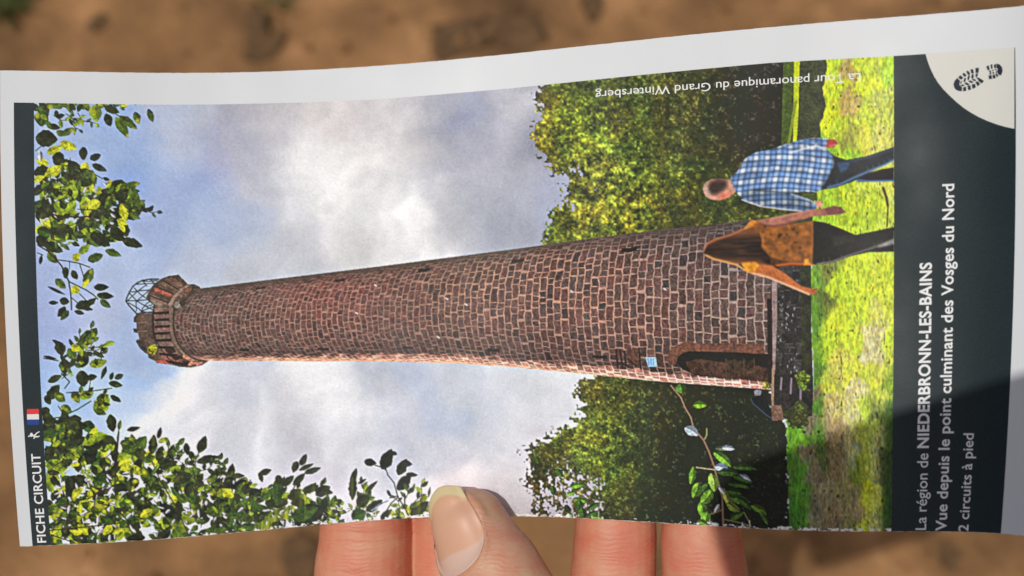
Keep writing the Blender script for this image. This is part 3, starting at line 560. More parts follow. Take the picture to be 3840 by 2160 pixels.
# middle mass
M1 = [(138,640),(250,610),(330,640),(360,690),(420,690),(500,690),(520,745),(545,790),(510,815),(470,830),(470,890),(430,905),(360,915),(300,890),(250,880),(235,905),(140,905)]
def c1(x, y):
    r = lr.random(); return 'y' if r < .13 else 'b' if r < .28 else 'm' if r < .55 else 'd'
fill(M1, 225, (34, 72), c1)
for _ in range(24):
    x = lr.uniform(150, 430); y = lr.uniform(650, 890); leaf(x, y, lr.uniform(12, 26), lr.uniform(5, 10), lr.uniform(0, 180), (198, 204, 220))
twig(z2([(380,130),(560,180),(760,200),(930,190),(1060,150)]), 6); twig(z2([(780,120),(950,130),(1050,160)]), 4)
for l in ((496,911,84,36,20,'d'),(552,785,30,14,-20,'d'),(458,833,42,22,25,'y'),(520,765,60,26,-30,'m'),(505,810,50,20,30,'m'),(440,880,70,46,40,'d'),(380,900,80,46,35,'d'),(240,870,70,60,60,'d'),(165,870,56,40,20,'g'),(160,905,60,40,40,'d'),(201,928,78,40,25,'d'),(425,949,64,28,20,'m'),(317,934,52,30,-40,'b'),(358,966,62,36,-20,'m'),(287,964,38,30,-50,'y'),(197,967,52,34,45,'m'),(153,975,36,15,100,'k')): leaf(*l)
twig(z2([(380,480),(480,540),(560,620),(620,690),(660,780),(690,840),(712,960),(720,1130)]), 6); twig(z2([(700,850),(780,890),(870,935),(940,980),(985,1025)]), 5); twig(z2([(590,630),(700,645),(800,665),(905,705)]), 4.5); twig(z2([(800,665),(830,760),(840,800)]), 4); twig(z2([(700,650),(700,720)]), 4); twig(z2([(720,1010),(780,1060),(840,1100)]), 4); twig(z2([(800,970),(860,1030)]), 4); twig(z2([(380,560),(430,580)]), 4)
for l in ((246,1023,46,26,90,'d'),(280,1031,40,24,60,'d'),(332,1036,70,36,-62,'m'),(322,1062,40,20,-50,'y'),(227,1064,52,32,42,'m'),(283,1087,36,34,30,'y'),(380,1077,58,28,0,'d'),(395,1109,66,27,5,'d'),(395,1139,50,25,38,'m'),(212,1090,74,12,25,'k'),(242,1129,38,29,10,'d'),(201,1135,38,16,0,'d'),(231,1169,48,27,128,'d'),(242,1183,48,24,130,'m'),(298,1172,40,17,15,'d'),(315,1143,68,36,-15,'d'),(343,1131,44,24,-35,'d'),(330,1158,40,16,10,'d')): leaf(*l)
# sprig left of the crown, rising from the corner mass
for l in ((330,1262,80,44,-35,'d'),(350,1250,50,34,-60,'m'),(215,1285,44,14,30,'d'),(270,1290,46,14,60,'d'),(310,1347,66,52,95,'d'),(367,1362,66,34,-10,'b'),(300,1300,56,40,-40,'m'),(270,1330,56,34,60,'m'),(243,1375,58,42,90,'d'),(225,1307,60,36,70,'d'),(285,1305,40,30,20,'y'),(188,1341,52,12,12,'k'),(395,1316,28,17,-50,'d'),(446,1412,36,24,-25,'d'),(434,1441,54,25,12,'d'),(419,1410,32,18,-70,'d'),(389,1398,54,17,112,'d'),(206,1420,58,26,-25,'d'),(310,1420,64,48,80,'d'),(345,1415,40,24,-10,'d'),(200,1470,72,40,-50,'d'),(225,1490,50,34,40,'m'),(285,1489,50,34,60,'m'),(325,1482,56,34,-20,'b'),(382,1517,78,56,-40,'b'),(385,1490,50,30,-20,'m'),(434,1495,48,21,30,'d'),(249,1535,46,36,30,'m'),(180,1500,40,26,60,'d'),(334,1602,58,46,40,'g'),(419,1587,68,40,80,'d'),(449,1593,38,17,-80,'m'),(501,1608,52,19,-12,'d'),(170,1545,40,40,60,'d'),(375,1545,50,26,20,'m')): leaf(*l)
twig(z3([(380,200),(430,250),(400,290)]), 5); twig(z3([(410,318),(560,308),(690,290)]), 4.5); twig(z3([(265,480),(370,470),(480,420),(560,370)]), 5); twig(z3([(360,400),(400,460)]), 4); twig(z3([(270,105),(360,120)]), 4); twig(z3([(545,40),(615,35)]), 3.5); twig(z3([(560,240),(550,300)]), 4)
# lower left mass
fill([(168,1565),(300,1560),(300,1640),(280,1700),(180,1720)], 60, (44, 80), ['d','d','k','g','d'])
M2 = [(170,1690),(300,1680),(330,1610),(400,1640),(440,1660),(520,1655),(560,1700),(640,1700),(680,1730),(720,1760),(760,1800),(860,1800),(930,1830),(1000,1850),(1060,1870),(1060,1995),(600,2020),(195,2060),(180,1850)]
def c2(x, y):
    r = lr.random(); lf = np.interp(x, [180, 480, 700, 1000], [1, .75, .22, .08])
    if y > 1930: lf *= .8
    if r < .24 * lf: return 'y'
    if r < .46 * lf: return 'b'
    return 'm' if r < .56 else ('d' if r < .86 else 'g')
fill(M2, 300, (36, 76), c2)
fill(M2, 130, (40, 84), lambda x, y: c2(x, y) if lr.random() < .35 else lr.choice('ddkg'))
for _ in range(170):
    x = lr.uniform(190, 1050); y = lr.uniform(1720, 2030)
    if not inside(M2, np.array([x]), np.array([y + 12]))[0]: continue
    leaf(x, y, lr.uniform(12, 34), lr.uniform(5, 12), lr.uniform(0, 180), (206, 206, 218))
fill(M2, 70, (30, 60), c2)
for pts in ([(180,1990),(330,1975),(470,1960)], [(200,1900),(330,1870),(430,1820),(440,1700),(446,1620)], [(345,1960),(360,1850),(420,1800)], [(530,2010),(430,1900),(340,1880)], [(705,2000),(660,1900),(600,1800),(570,1730)], [(740,1890),(730,1800),(726,1740)], [(190,2005),(280,2035)], [(860,1900),(900,1850),(940,1800)]): twig(pts, 4.5)
for l in ((574,1666,74,35,-85,'d'),(598,1623,44,19,-75,'d'),(610,1650,36,18,-30,'m'),(600,1700,60,36,-70,'d'),(640,1690,56,22,-60,'d'),(701,1684,48,25,80,'k'),(720,1710,40,24,70,'d'),(759,1666,70,36,-68,'d'),(777,1722,84,30,-15,'d'),(675,1700,40,14,-60,'d'),(868,1763,52,28,-80,'d'),(820,1770,70,30,-25,'m'),(800,1790,60,30,-40,'m'),(893,1784,52,19,0,'d'),(505,1680,44,26,-20,'m'),(525,1705,56,34,60,'d'),(560,1720,50,30,-20,'m'),(930,1830,60,26,-60,'d'),(900,1830,60,22,-50,'m'),(620,1740,60,38,-20,'d'),(690,1790,70,44,-10,'d')): leaf(*l)
twig([(746,1695),(736,1720),(726,1760)], 4.5); twig([(448,1600),(440,1640),(440,1700)], 4.5)
def branchlet(x, y, ang, n, Lr, cols):
    L_ = n * 15.0; a = math.radians(ang); pts = [(x + math.cos(a + .25 * math.sin(k)) * L_ * k / n, y + math.sin(a + .25 * math.sin(k)) * L_ * k / n) for k in range(n + 1)]
    twig(pts, 3.2, (66, 54, 38))
    for k, (bx, by) in enumerate(pts[1:]):
        l_ = lr.uniform(*Lr); a2 = ang + (48 if k % 2 else -48) + lr.gauss(0, 14) if k < n - 1 else ang
        leaf(bx + math.cos(math.radians(a2)) * l_ * .5, by + math.sin(math.radians(a2)) * l_ * .5, l_, l_ * lr.uniform(.42, .6), a2, lr.choice(cols), LEAVES, lr.uniform(-.3, .3))
for reg, n_, a_, cs_ in ((M1, 16, 15, 'dmdbm'), ([(140,400),(300,400),(300,600),(140,620)], 7, 40, 'dmb'), ([(200,1290),(330,1270),(400,1400),(400,1540),(200,1560)], 11, -40, 'dmdb'), (M2, 34, -45, 'dmdgb'), ([(560,1690),(760,1760),(900,1790),(900,1860),(600,1800)], 9, -55, 'ddm'), ([(960,1840),(1230,1850),(1230,1930),(960,1950)], 8, -55, 'dmd'), ([(1250,1870),(1600,1860),(1600,1930),(1260,1950)], 8, -70, 'mdb')):
    k_ = 0
    while k_ < n_:
        bx = lr.uniform(min(p_[0] for p_ in reg), max(p_[0] for p_ in reg)); by = lr.uniform(min(p_[1] for p_ in reg), max(p_[1] for p_ in reg))
        if inside(reg, np.array([bx]), np.array([by]))[0]: branchlet(bx, by, lr.gauss(a_, 28), lr.randint(3, 5), (20, 36), cs_); k_ += 1
# along the lower fold, towards the thumb
fill([(960,1830),(1060,1850),(1200,1860),(1260,1880),(1260,1975),(960,2000)], 60, (30, 62), ['d','m','g','d','b'])
fill([(1220,1890),(1330,1880),(1420,1900),(1640,1890),(1640,1945),(1230,1985)], 64, (18, 40), ['m','b','d','g','b'])
for _ in range(70):
    x = lr.uniform(980, 1630); y = lr.uniform(1890, 1965); leaf(x, y, lr.uniform(10, 22), lr.uniform(4, 8), lr.uniform(0, 180), (216, 206, 214))
for l in ((995,1770,50,24,-20,'d'),(978,1790,40,18,70,'d'),(1041,1842,104,42,95,'g'),(1045,1800,40,28,80,'d'),(1107,1751,46,28,110,'d'),(1138,1724,50,26,-62,'d'),(1149,1751,62,18,-25,'d'),(1173,1764,66,24,-18,'d'),(1080,1803,60,28,-42,'d'),(1122,1797,66,26,-45,'d'),(1108,1850,52,36,-40,'d'),(1165,1832,66,32,-20,'d'),(1211,1840,64,42,-30,'d'),(1209,1809,32,14,-60,'d'),(1230,1845,40,20,10,'d'),(1157,1930,140,82,-22,'k'),(1140,1925,110,56,-22,'g'),(1327,1785,64,25,-72,'d'),(1323,1832,90,32,92,'d'),(1358,1805,38,12,-30,'k'),(1393,1824,66,17,-42,'d'),(1362,1878,60,44,-40,'d'),(1346,1932,60,56,-30,'g'),(1404,1896,76,34,-35,'d'),(1425,1895,80,12,-30,(150,164,176)),(1449,1928,56,26,-40,'d'),(1495,1945,30,20,10,'g'),(1389,1734,48,30,10,'k'),(1451,1722,86,46,-64,'k'),(1478,1700,26,18,20,'k'),(1509,1751,70,38,-62,'k'),(1527,1738,40,24,10,'k'),(1516,1808,80,40,-50,'k'),(1545,1780,46,18,5,'k'),(1574,1905,84,42,-35,'d'),(1560,1890,50,20,-30,'m'),(1522,1828,30,14,70,'m'),(1550,1830,40,14,-70,'m'),(1590,1870,40,20,-30,'m'),(1610,1845,40,10,-80,'d'),(1640,1840,36,9,-50,'k'),(1625,1870,34,14,-80,'m'),(1530,1915,40,18,-90,'y')): leaf(*l)
for pts in (zf([(1260,410),(1280,470),(1340,545),(1365,640),(1380,690),(1440,780),(1480,860)]), zf([(1160,375),(1210,390),(1260,420)]), zf([(1380,680),(1310,745),(1240,860)]), zf([(1440,650),(1445,760)]), zf([(270,740),(330,670),(380,570)]), zf([(1375,672),(1300,690)])): twig(pts, 5, (58, 52, 50))
# sprig in front of the lower woods
zs = zD
twig(zC([(1600,660),(1700,780),(1740,880),(1800,980),(1820,1060)]), 5, (150, 124, 96), SPRIG); twig(zs([(1800,60),(1860,130),(1910,240),(1960,380),(1990,500),(2040,680),(2050,960)]), 6, (136, 108, 84), SPRIG); twig(zs([(1790,395),(1900,410),(2000,420)]), 4, (166, 160, 120), SPRIG); twig(zs([(1890,20),(1890,80),(1870,120)]), 4, (150, 150, 90), SPRIG)
GL = (96, 140, 38); GD = (54, 82, 28); BW = (168, 186, 196)
for l in (zC([(1705,690)])[0] + (36, 40, 80, (76, 110, 40)), zC([(1890,850)])[0] + (50, 28, 0, (96, 132, 30)), zs([(1745,40)])[0] + (56, 36, 30, BW), zs([(2040,210)])[0] + (50, 22, 5, (70, 84, 60)), zs([(2100,205)])[0] + (46, 22, 5, BW), zs([(2050,310)])[0] + (84, 34, 40, GL), zs([(2260,390)])[0] + (90, 24, 5, GD), zs([(1755,475)])[0] + (66, 26, 100, GL), zs([(2040,395)])[0] + (56, 30, 15, (156, 178, 206)), zs([(2100,440)])[0] + (80, 30, 5, GD), zs([(1960,540)])[0] + (70, 40, 80, (120, 150, 60)), zs([(2240,500)])[0] + (80, 26, 20, GD), zs([(2270,490)])[0] + (50, 16, 30, (140, 154, 160)), zs([(1790,620)])[0] + (60, 34, 110, GL), zs([(1860,620)])[0] + (66, 34, 130, GD), zs([(1890,690)])[0] + (66, 40, 130, GL), zs([(2200,560)])[0] + (80, 24, 10, GD), zs([(2150,630)])[0] + (62, 30, 10, GD), zs([(2050,630)])[0] + (46, 16, 50, (176, 190, 190)), zs([(2200,700)])[0] + (86, 34, 10, (70, 104, 32)), zs([(2090,700)])[0] + (50, 26, 70, (140, 160, 60)), zs([(1850,810)])[0] + (60, 34, 80, GL), zs([(2160,790)])[0] + (70, 30, 40, (100, 120, 40)), zs([(2260,740)])[0] + (70, 26, 40, GD), zs([(2400,800)])[0] + (66, 26, 30, (80, 110, 30)), zs([(1990,800)])[0] + (40, 16, 120, (190, 190, 180)), zs([(1880,890)])[0] + (50, 36, 110, GL), zs([(2180,860)])[0] + (60, 26, -30, GD), zs([(1850,930)])[0] + (44, 24, 20, (80, 110, 40)), zs([(1930,935)])[0] + (30, 12, 20, (196, 200, 180)), zs([(2450,880)])[0] + (60, 20, 60, GD), zs([(1970,950)])[0] + (36, 14, 10, GD)):
    leaf(*l, SPRIG, .25)
for pts in ([(2060,900),(2200,930),(2300,960)], [(2250,830),(2300,920),(2320,970)], [(2060,600),(2090,700),(2200,800)], [(2050,800),(1990,830),(1920,850)]): twig(zs(pts), 4, (120, 116, 70), SPRIG)
# small leaves at the left of the lower woods
for l in (zs([(245,320)])[0] + (30, 20, 70, GD), zs([(220,385)])[0] + (24, 12, 80, (40, 60, 26)), zs([(465,450)])[0] + (34, 26, 60, GD), zs([(630,570)])[0] + (50, 20, -10, GL), zs([(560,650)])[0] + (40, 18, -20, GL), zs([(660,710)])[0] + (56, 24, 10, GL), zs([(650,760)])[0] + (46, 30, 100, GD), zs([(790,770)])[0] + (60, 22, -30, GD), zs([(400,620)])[0] + (40, 26, 80, GD), zs([(545,800)])[0] + (40, 20, 60, (40, 60, 34)), zs([(690,850)])[0] + (50, 34, 80, GD), zs([(830,880)])[0] + (50, 18, 10, GL), zs([(565,855)])[0] + (26, 14, 40, GL), zs([(780,840)])[0] + (50, 20, -20, GD)):
    leaf(*l, WOODS_B, .2)
twig(zs([(430,500),(500,590),(570,720),(600,880)]), 4.5, (170, 168, 156), WOODS_B)
# frayed fold along the lower edge: paper shows through the worn ink
fold_d = Ybot(XX) - YY
wear = vnoise(22, 9, 951) * .6 + vnoise(7, 6, 953) * .6 + vnoise(240, 60, 955) * .35
wm = np.clip((wear - .12) * 3, 0, 1) * np.clip((9 + 7 * wear - fold_d) / 3, 0, 1) * (XX > 700)
IMG[:] = IMG * (1 - wm[..., None]) + np.array([226, 226, 222]) * wm[..., None]
for _ in range(26):
    x = lr.uniform(900, 3300); yb_ = float(Ybot(x)); stroke([(x, yb_), (x + lr.uniform(-3, 3), yb_ - lr.uniform(8, 34))], 2.2, (200, 200, 196))

IMG[:] = IMG + .50 * (IMG - blur(IMG, 2)) + .16 * (IMG - blur(IMG, 9))
INK = lin(np.clip(IMG, 3, 250)) * INK_GAIN
del wx, wy

# ------------------------------------------------------------------ build the leaflet
base = surf(np.array([1900.0]), np.array([1.0]))[0]
leaflet = bpy.data.objects.new('leaflet', None); COL.objects.link(leaflet)
leaflet.location = Vector(to_world(base)); leaflet.empty_display_size = .01
tag(leaflet, 'curled white hiking leaflet with printed tower photograph and dark title bands, held by fingers', 'leaflet')
bpy.context.view_layer.update()

def grid_faces(nu, nv, off=0, flip=False):
    i, j = np.meshgrid(np.arange(nu - 1), np.arange(nv - 1), indexing='ij')
    a = i * nv + j + off; q = np.stack([a, a + 1, a + nv + 1, a + nv], -1).reshape(-1, 4)
    return q[:, ::-1] if flip else q

# the paper itself, front and back, closed edges
ns, nt_ = 260, 90
s_, t_ = np.meshgrid(np.linspace(0, S_END, ns), np.linspace(0, 1, nt_), indexing='ij')
rag = np.zeros_like(t_); rr2 = np.random.default_rng(3)
rag[:, -1] = (rr2.random(ns) - .5) * .0012 ; rag[:, 0] = (rr2.random(ns) - .5) * .0006
fr_ = surf(s_, t_ + rag, 0.0).reshape(-1, 3); bk_ = surf(s_, t_ + rag, -0.32).reshape(-1, 3)
V = np.concatenate([fr_, bk_]); N = ns * nt_
Q = [grid_faces(ns, nt_), grid_faces(ns, nt_, N, True)]
idx = np.arange(N).reshape(ns, nt_)
for line, fl in ((idx[:, 0], 1), (idx[:, -1], 0), (idx[0, :], 0), (idx[-1, :], 1)):
    a, b = line[:-1], line[1:]; qq = np.stack([a, b, b + N, a + N], -1)
    Q.append(qq[:, ::-1] if fl else qq)
me = np_mesh('paper_sheet', to_world(V), np.concatenate(Q))
sheet = link_mesh('paper_sheet', me, M_PAPER, leaflet)
tag(sheet, 'white curled paper sheet with blank margins and frayed lower fold')
es = sheet.modifiers.new('edge', 'EDGE_SPLIT'); es.split_angle = math.radians(50)

OFF1, OFF2, OFF3 = 0.03, 0.06, 0.09
def patch(name, s0, s1, tfun0, tfun1, mat, parent, off, nu=40, nv=80):
    s_, k_ = np.meshgrid(np.linspace(s0, s1, nu), np.linspace(0, 1, nv), indexing='ij')
    t = tfun0(s_) * (1 - k_) + tfun1(s_) * k_
    return link_mesh(name, np_mesh(name, to_world(surf(s_, t, off).reshape(-1, 3)), grid_faces(nu, nv)), mat, parent)

# printed photograph: one fine sheet of ink, split by what it depicts
nu, nv = 1180, 600
s_, k_ = np.meshgrid(np.linspace(S_HDR1, S_FT0, nu), np.linspace(0, 1, nv), indexing='ij')
t = T0(s_) * (1 - k_) + (1 - .0004) * k_
X, Y = XY(s_, t)
u = np.clip(X / 2, 0, CW - 1.001); v = np.clip(Y / 2, 0, CH - 1.001); iu = u.astype(int); iv = v.astype(int); fu = (u - iu)[..., None]; fv = (v - iv)[..., None]
rgb = (INK[iv, iu] * (1 - fu) + INK[iv, iu + 1] * fu) * (1 - fv) + (INK[iv + 1, iu] * (1 - fu) + INK[iv + 1, iu + 1] * fu) * fv
rgb = rgb.reshape(-1, 3)
W3 = to_world(surf(s_, t, OFF1).reshape(-1, 3)); QF = grid_faces(nu, nv)
fc = CLS[np.clip(np.round(v).astype(int), 0, CH - 1), np.clip(np.round(u).astype(int), 0, CW - 1)].reshape(nu, nv)[:-1, :-1].reshape(-1)
def cut(name, cls, parent, label):
    q = QF[fc == cls]; use = np.unique(q); rm = np.zeros(len(W3), np.int32); rm[use] = np.arange(len(use))
    me = np_mesh(name, W3[use], rm[q]); set_colors(me, rgb[use])
    return tag(link_mesh(name, me, M_PHOTO, parent), label)
photo = cut('printed_photograph', SKY, leaflet, 'printed cloudy sky filling the photograph around the tower')
cut('printed_woods', WOODS_A, photo, 'printed sunlit green woods above the tower foot')
cut('printed_woods', WOODS_B, photo, 'printed dark shaded woods below the tower')
cut('printed_meadow', MEADOW, photo, 'printed bright yellow-green meadow')
cut('printed_tower', TOWER, photo, 'printed round red stone tower lying sideways')
cut('printed_wall', WALL, photo, 'printed dark stone plinth with steps')
cut('printed_person', MAN, photo, 'printed person in blue plaid shirt and jeans walking')
cut('printed_person', WOMAN, photo, 'printed person in orange blouse and black trousers walking')
cut('printed_branches', LEAVES, photo, 'printed leafy branches hanging into the sky')
cut('printed_sprig', SPRIG, photo, 'printed bright leafy sprig in front of the dark woods')

one = lambda s: np.full_like(np.asarray(s, float), 0.9996)
header = patch('header_band', S_HDR0, S_HDR1, T0, one, M_BAND, leaflet, OFF1, 10, 160)
footer = patch('footer_band', S_FT0, S_FT1, T0, one, M_BAND, leaflet, OFF1, 50, 160)

def flat_poly(name, polys, mat, parent, off, cols=None, maxlen=60):
    """polygons given in layout coordinates, laid on the sheet"""
    bm = bmesh.new(); lay_c = []
    for i, pl in enumerate(polys):
        vs = [bm.verts.new((p[0], p[1], 0)) for p in pl]; bm.faces.new(vs).material_index = 0; lay_c += [i] * len(vs)
    bmesh.ops.triangulate(bm, faces=bm.faces[:])
    long_e = [e for e in bm.edges if e.calc_length() > maxlen]
    if long_e: bmesh.ops.subdivide_edges(bm, edges=long_e, cuts=3, use_grid_fill=False)
    bmesh.ops.triangulate(bm, faces=bm.faces[:])
    bm.verts.ensure_lookup_table(); P = np.array([v.co[:] for v in bm.verts]); Fc = np.array([[l.vert.index for l in f_.loops] for f_ in bm.faces]); bm.free()
    s, t = ST(P[:, 0], P[:, 1]); W = to_world(surf(s, t, off))
    a, b, c = W[Fc[:, 0]], W[Fc[:, 1]], W[Fc[:, 2]]; nrm = np.cross(b - a, c - a); zc_ = CM[:3, 2]
    Fc = np.where((nrm @ zc_ < 0)[:, None], Fc[:, ::-1], Fc)
    me = np_mesh(name, W, Fc)
    if cols is not None: set_colors(me, np.array([lin(cols[i]) * INK_GAIN for i in lay_c]))
    return link_mesh(name, me, mat, parent)

# quarter-round badge with the boot print
zb = lambda p: sc(p, 3340, 180, 1 / 4.262)
arc_pts = [(3470,200.5),(3478,228),(3490,260),(3503,287),(3518,311),(3539,337),(3563,361),(3588,384),(3614,405),(3640,422),(3668,438),(3703,454),(3739,467),(3770,476),(3803.2,483)]
top_pts = [(x, float(Ytop(x) + T0(x) * (Ybot(x) - Ytop(x))) - 1) for x in np.linspace(3803.2, 3480, 12)]
badge = flat_poly('badge', [arc_pts + top_pts], M_CREAM, footer, OFF2)
tag(badge, 'pale cream quarter circle with a boot print')
lug = [[(1060,480),(1085,500),(1110,530),(1100,560),(1098,590),(1115,608),(1140,625),(1138,690),(1090,690),(1040,668),(1012,630),(1003,585),(1015,535)],
 [(1078,468),(1112,436),(1160,475),(1130,506),(1100,500)],[(1142,412),(1168,395),(1212,436),(1190,462),(1165,455)],[(1204,372),(1236,364),(1268,404),(1256,436),(1232,432),(1218,405)],[(1268,346),(1314,338),(1330,404),(1292,414)],[(1350,322),(1408,316),(1404,398),(1356,402)],
 [(1106,560),(1140,512),(1136,556),(1112,580)],[(1160,530),(1172,486),(1204,474),(1196,530),(1166,552)],[(1222,500),(1234,444),(1268,436),(1258,490),(1236,522)],[(1284,480),(1292,424),(1328,420),(1322,480),(1300,494)],[(1352,452),(1356,412),(1396,406),(1384,460),(1356,466)],
 [(1112,596),(1150,580),(1184,598),(1160,612),(1124,610)],[(1170,556),(1210,550),(1262,580),(1240,600),(1200,590)],[(1236,524),(1276,518),(1324,548),(1296,566),(1256,548)],[(1292,496),(1330,494),(1370,516),(1340,534),(1304,516)],
 [(1158,628),(1204,616),(1208,688),(1152,692)],[(1224,606),(1272,596),(1284,664),(1238,678)],[(1294,584),(1346,572),(1360,630),(1306,656)],[(1350,546),(1392,530),(1428,580),(1386,614)],[(1396,520),(1420,500),(1450,548),(1436,560)],[(1360,476),(1400,472),(1480,520),(1486,536),(1450,570),(1430,540)],
 [(1524,296),(1566,276),(1580,350),(1546,358)],[(1592,266),(1622,262),(1628,330),(1600,336)],[(1644,270),(1690,252),(1680,290),(1682,322),(1652,326)],[(1692,250),(1740,264),(1778,310),(1786,370),(1768,426),(1746,442),(1716,424),(1696,388),(1708,340),(1684,312),(1688,280)],
 [(1566,366),(1604,356),(1600,386),(1570,382)],[(1616,350),(1642,346),(1644,366),(1620,372)],[(1656,338),(1692,336),(1690,358),(1664,356)],[(1578,392),(1606,386),(1602,424),(1574,426)],[(1624,384),(1648,380),(1650,416),(1626,420)],[(1674,376),(1694,366),(1696,392),(1676,402)],
 [(1560,440),(1612,432),(1618,494),(1568,502)],[(1624,430),(1664,424),(1676,482),(1630,492)],[(1670,414),(1690,404),(1722,446),(1690,472)]]
tag(flat_poly('boot_print', [zb(p) for p in lug], M_NAVY, badge, OFF3), 'dark navy boot sole print on the cream badge')

# flag and walking figure on the header band
zh = lambda p: sc(p, 60, 1500, 1 / 2.59)
flag = flat_poly('printed_flag', [zh([(110,88),(216,86),(222,96),(222,136),(106,138),(105,96)]), zh([(106,139),(222,136.8),(224,188),(108,190)]), zh([(108,191),(224,189),(224,228),(216,240),(116,242),(109,232)])], M_FLAG, header, OFF2, [(226, 60, 64), (232, 230, 224), (36, 66, 140)])
tag(flag, 'small tricolour flag turned sideways, red, white and blue')
hik = [[(118,352),(124,344),(134,350),(130,360),(121,360)], [(130,346),(142,320),(158,318),(164,334),(172,340),(186,352),(200,348),(212,352),(228,344),(230,354),(212,364),(198,362),(186,364),(180,374),(170,378),(168,370),(176,362),(166,352),(152,350),(146,360),(140,352)], [(172,336),(186,332),(196,318),(228,302),(230,310),(202,328),(192,346),(182,348)]]
tag(flat_poly('walker_icon', [zh(p) for p in hik], M_WHITE, header, OFF2), 'small white walking hiker symbol')

# lettering
def lettering(name, runs, p0, p1, cap, up, parent, off, label, mat=M_WHITE):
    """runs: (text, weight offset) set one after another; fitted between p0 and p1 (layout), cap height in layout units"""
    allV, allF, adv, n0 = [], [], 0.0, 0
    for txt, wt in runs:
        cu = bpy.data.curves.new('lettering', 'FONT'); cu.body = txt; cu.size = 1; cu.offset = wt; cu.resolution_u = 4; cu.space_character = 1.0 + wt * 1.5
        ob = bpy.data.objects.new('lettering', cu); COL.objects.link(ob)
        dg = bpy.context.evaluated_depsgraph_get(); me = bpy.data.meshes.new_from_object(ob.evaluated_get(dg))
        me.calc_loop_triangles()
        P = np.array([v.co[:2] for v in me.vertices]); F_ = np.array([tt.vertices[:] for tt in me.loop_triangles])
        wid = P[:, 0].max(); P[:, 0] += adv; adv += wid + 0.30
        allV.append(P); allF.append(F_ + n0); n0 += len(P)
        bpy.data.objects.remove(ob); bpy.data.meshes.remove(me); bpy.data.curves.remove(cu)
    P = np.concatenate(allV); F_ = np.concatenate(allF)
    f = (P[:, 0] - P[:, 0].min()) / np.ptp(P[:, 0]); h = P[:, 1] / 0.70 * cap
    (s0, s1), (t0, t1) = ST([p0[0], p1[0]], [p0[1], p1[1]])
    s = s0 + (s1 - s0) * f; t = t0 + (t1 - t0) * f
    if up == 'left': s = s - h
    else: t = t + h / 1800.0
    W = to_world(surf(s, t, off)); a, b, c = W[F_[:, 0]], W[F_[:, 1]], W[F_[:, 2]]
    F_ = np.where((np.cross(b - a, c - a) @ CM[:3, 2] < 0)[:, None], F_[:, ::-1], F_)
    return tag(link_mesh(name, np_mesh(name, W, F_), mat, parent), label)
lettering('heading_lettering', [('FICHE CIRCUIT', .016)], (173, 2034), (150, 1701), 36, 'left', header, OFF2, 'white heading lettering FICHE CIRCUIT')
lettering('title_lettering', [('La région de', .006), ('NIEDERBRONN-LES-BAINS', .026)], (3472, 1987), (3493, 984), 44, 'left', footer, OFF2, 'white title lettering La région de NIEDERBRONN-LES-BAINS')
lettering('title_lettering', [('Vue depuis le point culminant des Vosges du Nord', .016)], (3548, 1991), (3577, 689), 44, 'left', footer, OFF2, 'white title lettering Vue depuis le point culminant des Vosges du Nord')
lettering('title_lettering', [('2 circuits à pied', .010)], (3630, 1993), (3651, 1625), 41, 'left', footer, OFF2, 'white title lettering 2 circuits à pied')
lettering('caption_lettering', [('La Tour panoramique du Grand Wintersberg', .002)], (3226, 274), (2233, 343), 31, 'down', leaflet, OFF2, 'thin white upside-down caption La Tour panoramique du Grand Wintersberg')

# ------------------------------------------------------------------ the hand
def px(x, d): return (x - 1920) / FPX * d
def tube(bm, pts, N=28, nrm=(0, 0, 1)):
    """pts: (x, y, depth, half width, half thickness); thick side along nrm; closed round ends"""
    nrm = Vector(nrm).normalized(); C = [Vector((p[0], p[1], -p[2])) for p in pts]
    R = [(p[3], p[4]) for p in pts]
    # resample with Catmull-Rom
    cs, rs = [], []
    for i in range(len(C) - 1):
        p0 = C[max(i - 1, 0)]; p1 = C[i]; p2 = C[i + 1]; p3 = C[min(i + 2, len(C) - 1)]
        for k in range(6):
            t = k / 6; cs.append(.5 * ((2 * p1) + (p2 - p0) * t + (2 * p0 - 5 * p1 + 4 * p2 - p3) * t * t + (3 * p1 - p0 - 3 * p2 + p3) * t ** 3))
            tt = t * t * (3 - 2 * t); rs.append((R[i][0] * (1 - tt) + R[i + 1][0] * tt, R[i][1] * (1 - tt) + R[i + 1][1] * tt))
    cs.append(C[-1]); rs.append(R[-1])
    d0 = (cs[0] - cs[1]).normalized(); d1 = (cs[-1] - cs[-2]).normalized()
    pre = [(cs[0] + d0 * min(rs[0]) * .92 * math.sin(a), math.cos(a)) for a in (1.5, 1.35, 1.15, .9, .6, .3)]
    post = [(cs[-1] + d1 * min(rs[-1]) * .8 * math.sin(a), math.cos(a)) for a in (.3, .6, .9, 1.15, 1.35, 1.5)]
    allc = [(c, rs[0][0] * f, rs[0][1] * f) for c, f in pre] + [(c, r[0], r[1]) for c, r in zip(cs, rs)] + [(c, rs[-1][0] * f, rs[-1][1] * f) for c, f in post]
    rings = []
    for i, (c, w, h) in enumerate(allc):
        a = (allc[min(i + 1, len(allc) - 1)][0] - allc[max(i - 1, 0)][0]).normalized()
        side = a.cross(nrm).normalized(); up = side.cross(a).normalized()
        ring = []
        for k in range(N):
            th = 2 * PI * k / N; cx, cy = math.cos(th), math.sin(th); e = .92
            ring.append(bm.verts.new(c + side * (w * math.copysign(abs(cx) ** e, cx)) + up * (h * math.copysign(abs(cy) ** e, cy))))
        rings.append(ring)
    for a, b in zip(rings[:-1], rings[1:]):
        for k in range(N): bm.faces.new((a[k], a[(k + 1) % N], b[(k + 1) % N], b[k]))
    bm.faces.new(rings[0][::-1]); bm.faces.new(rings[-1])

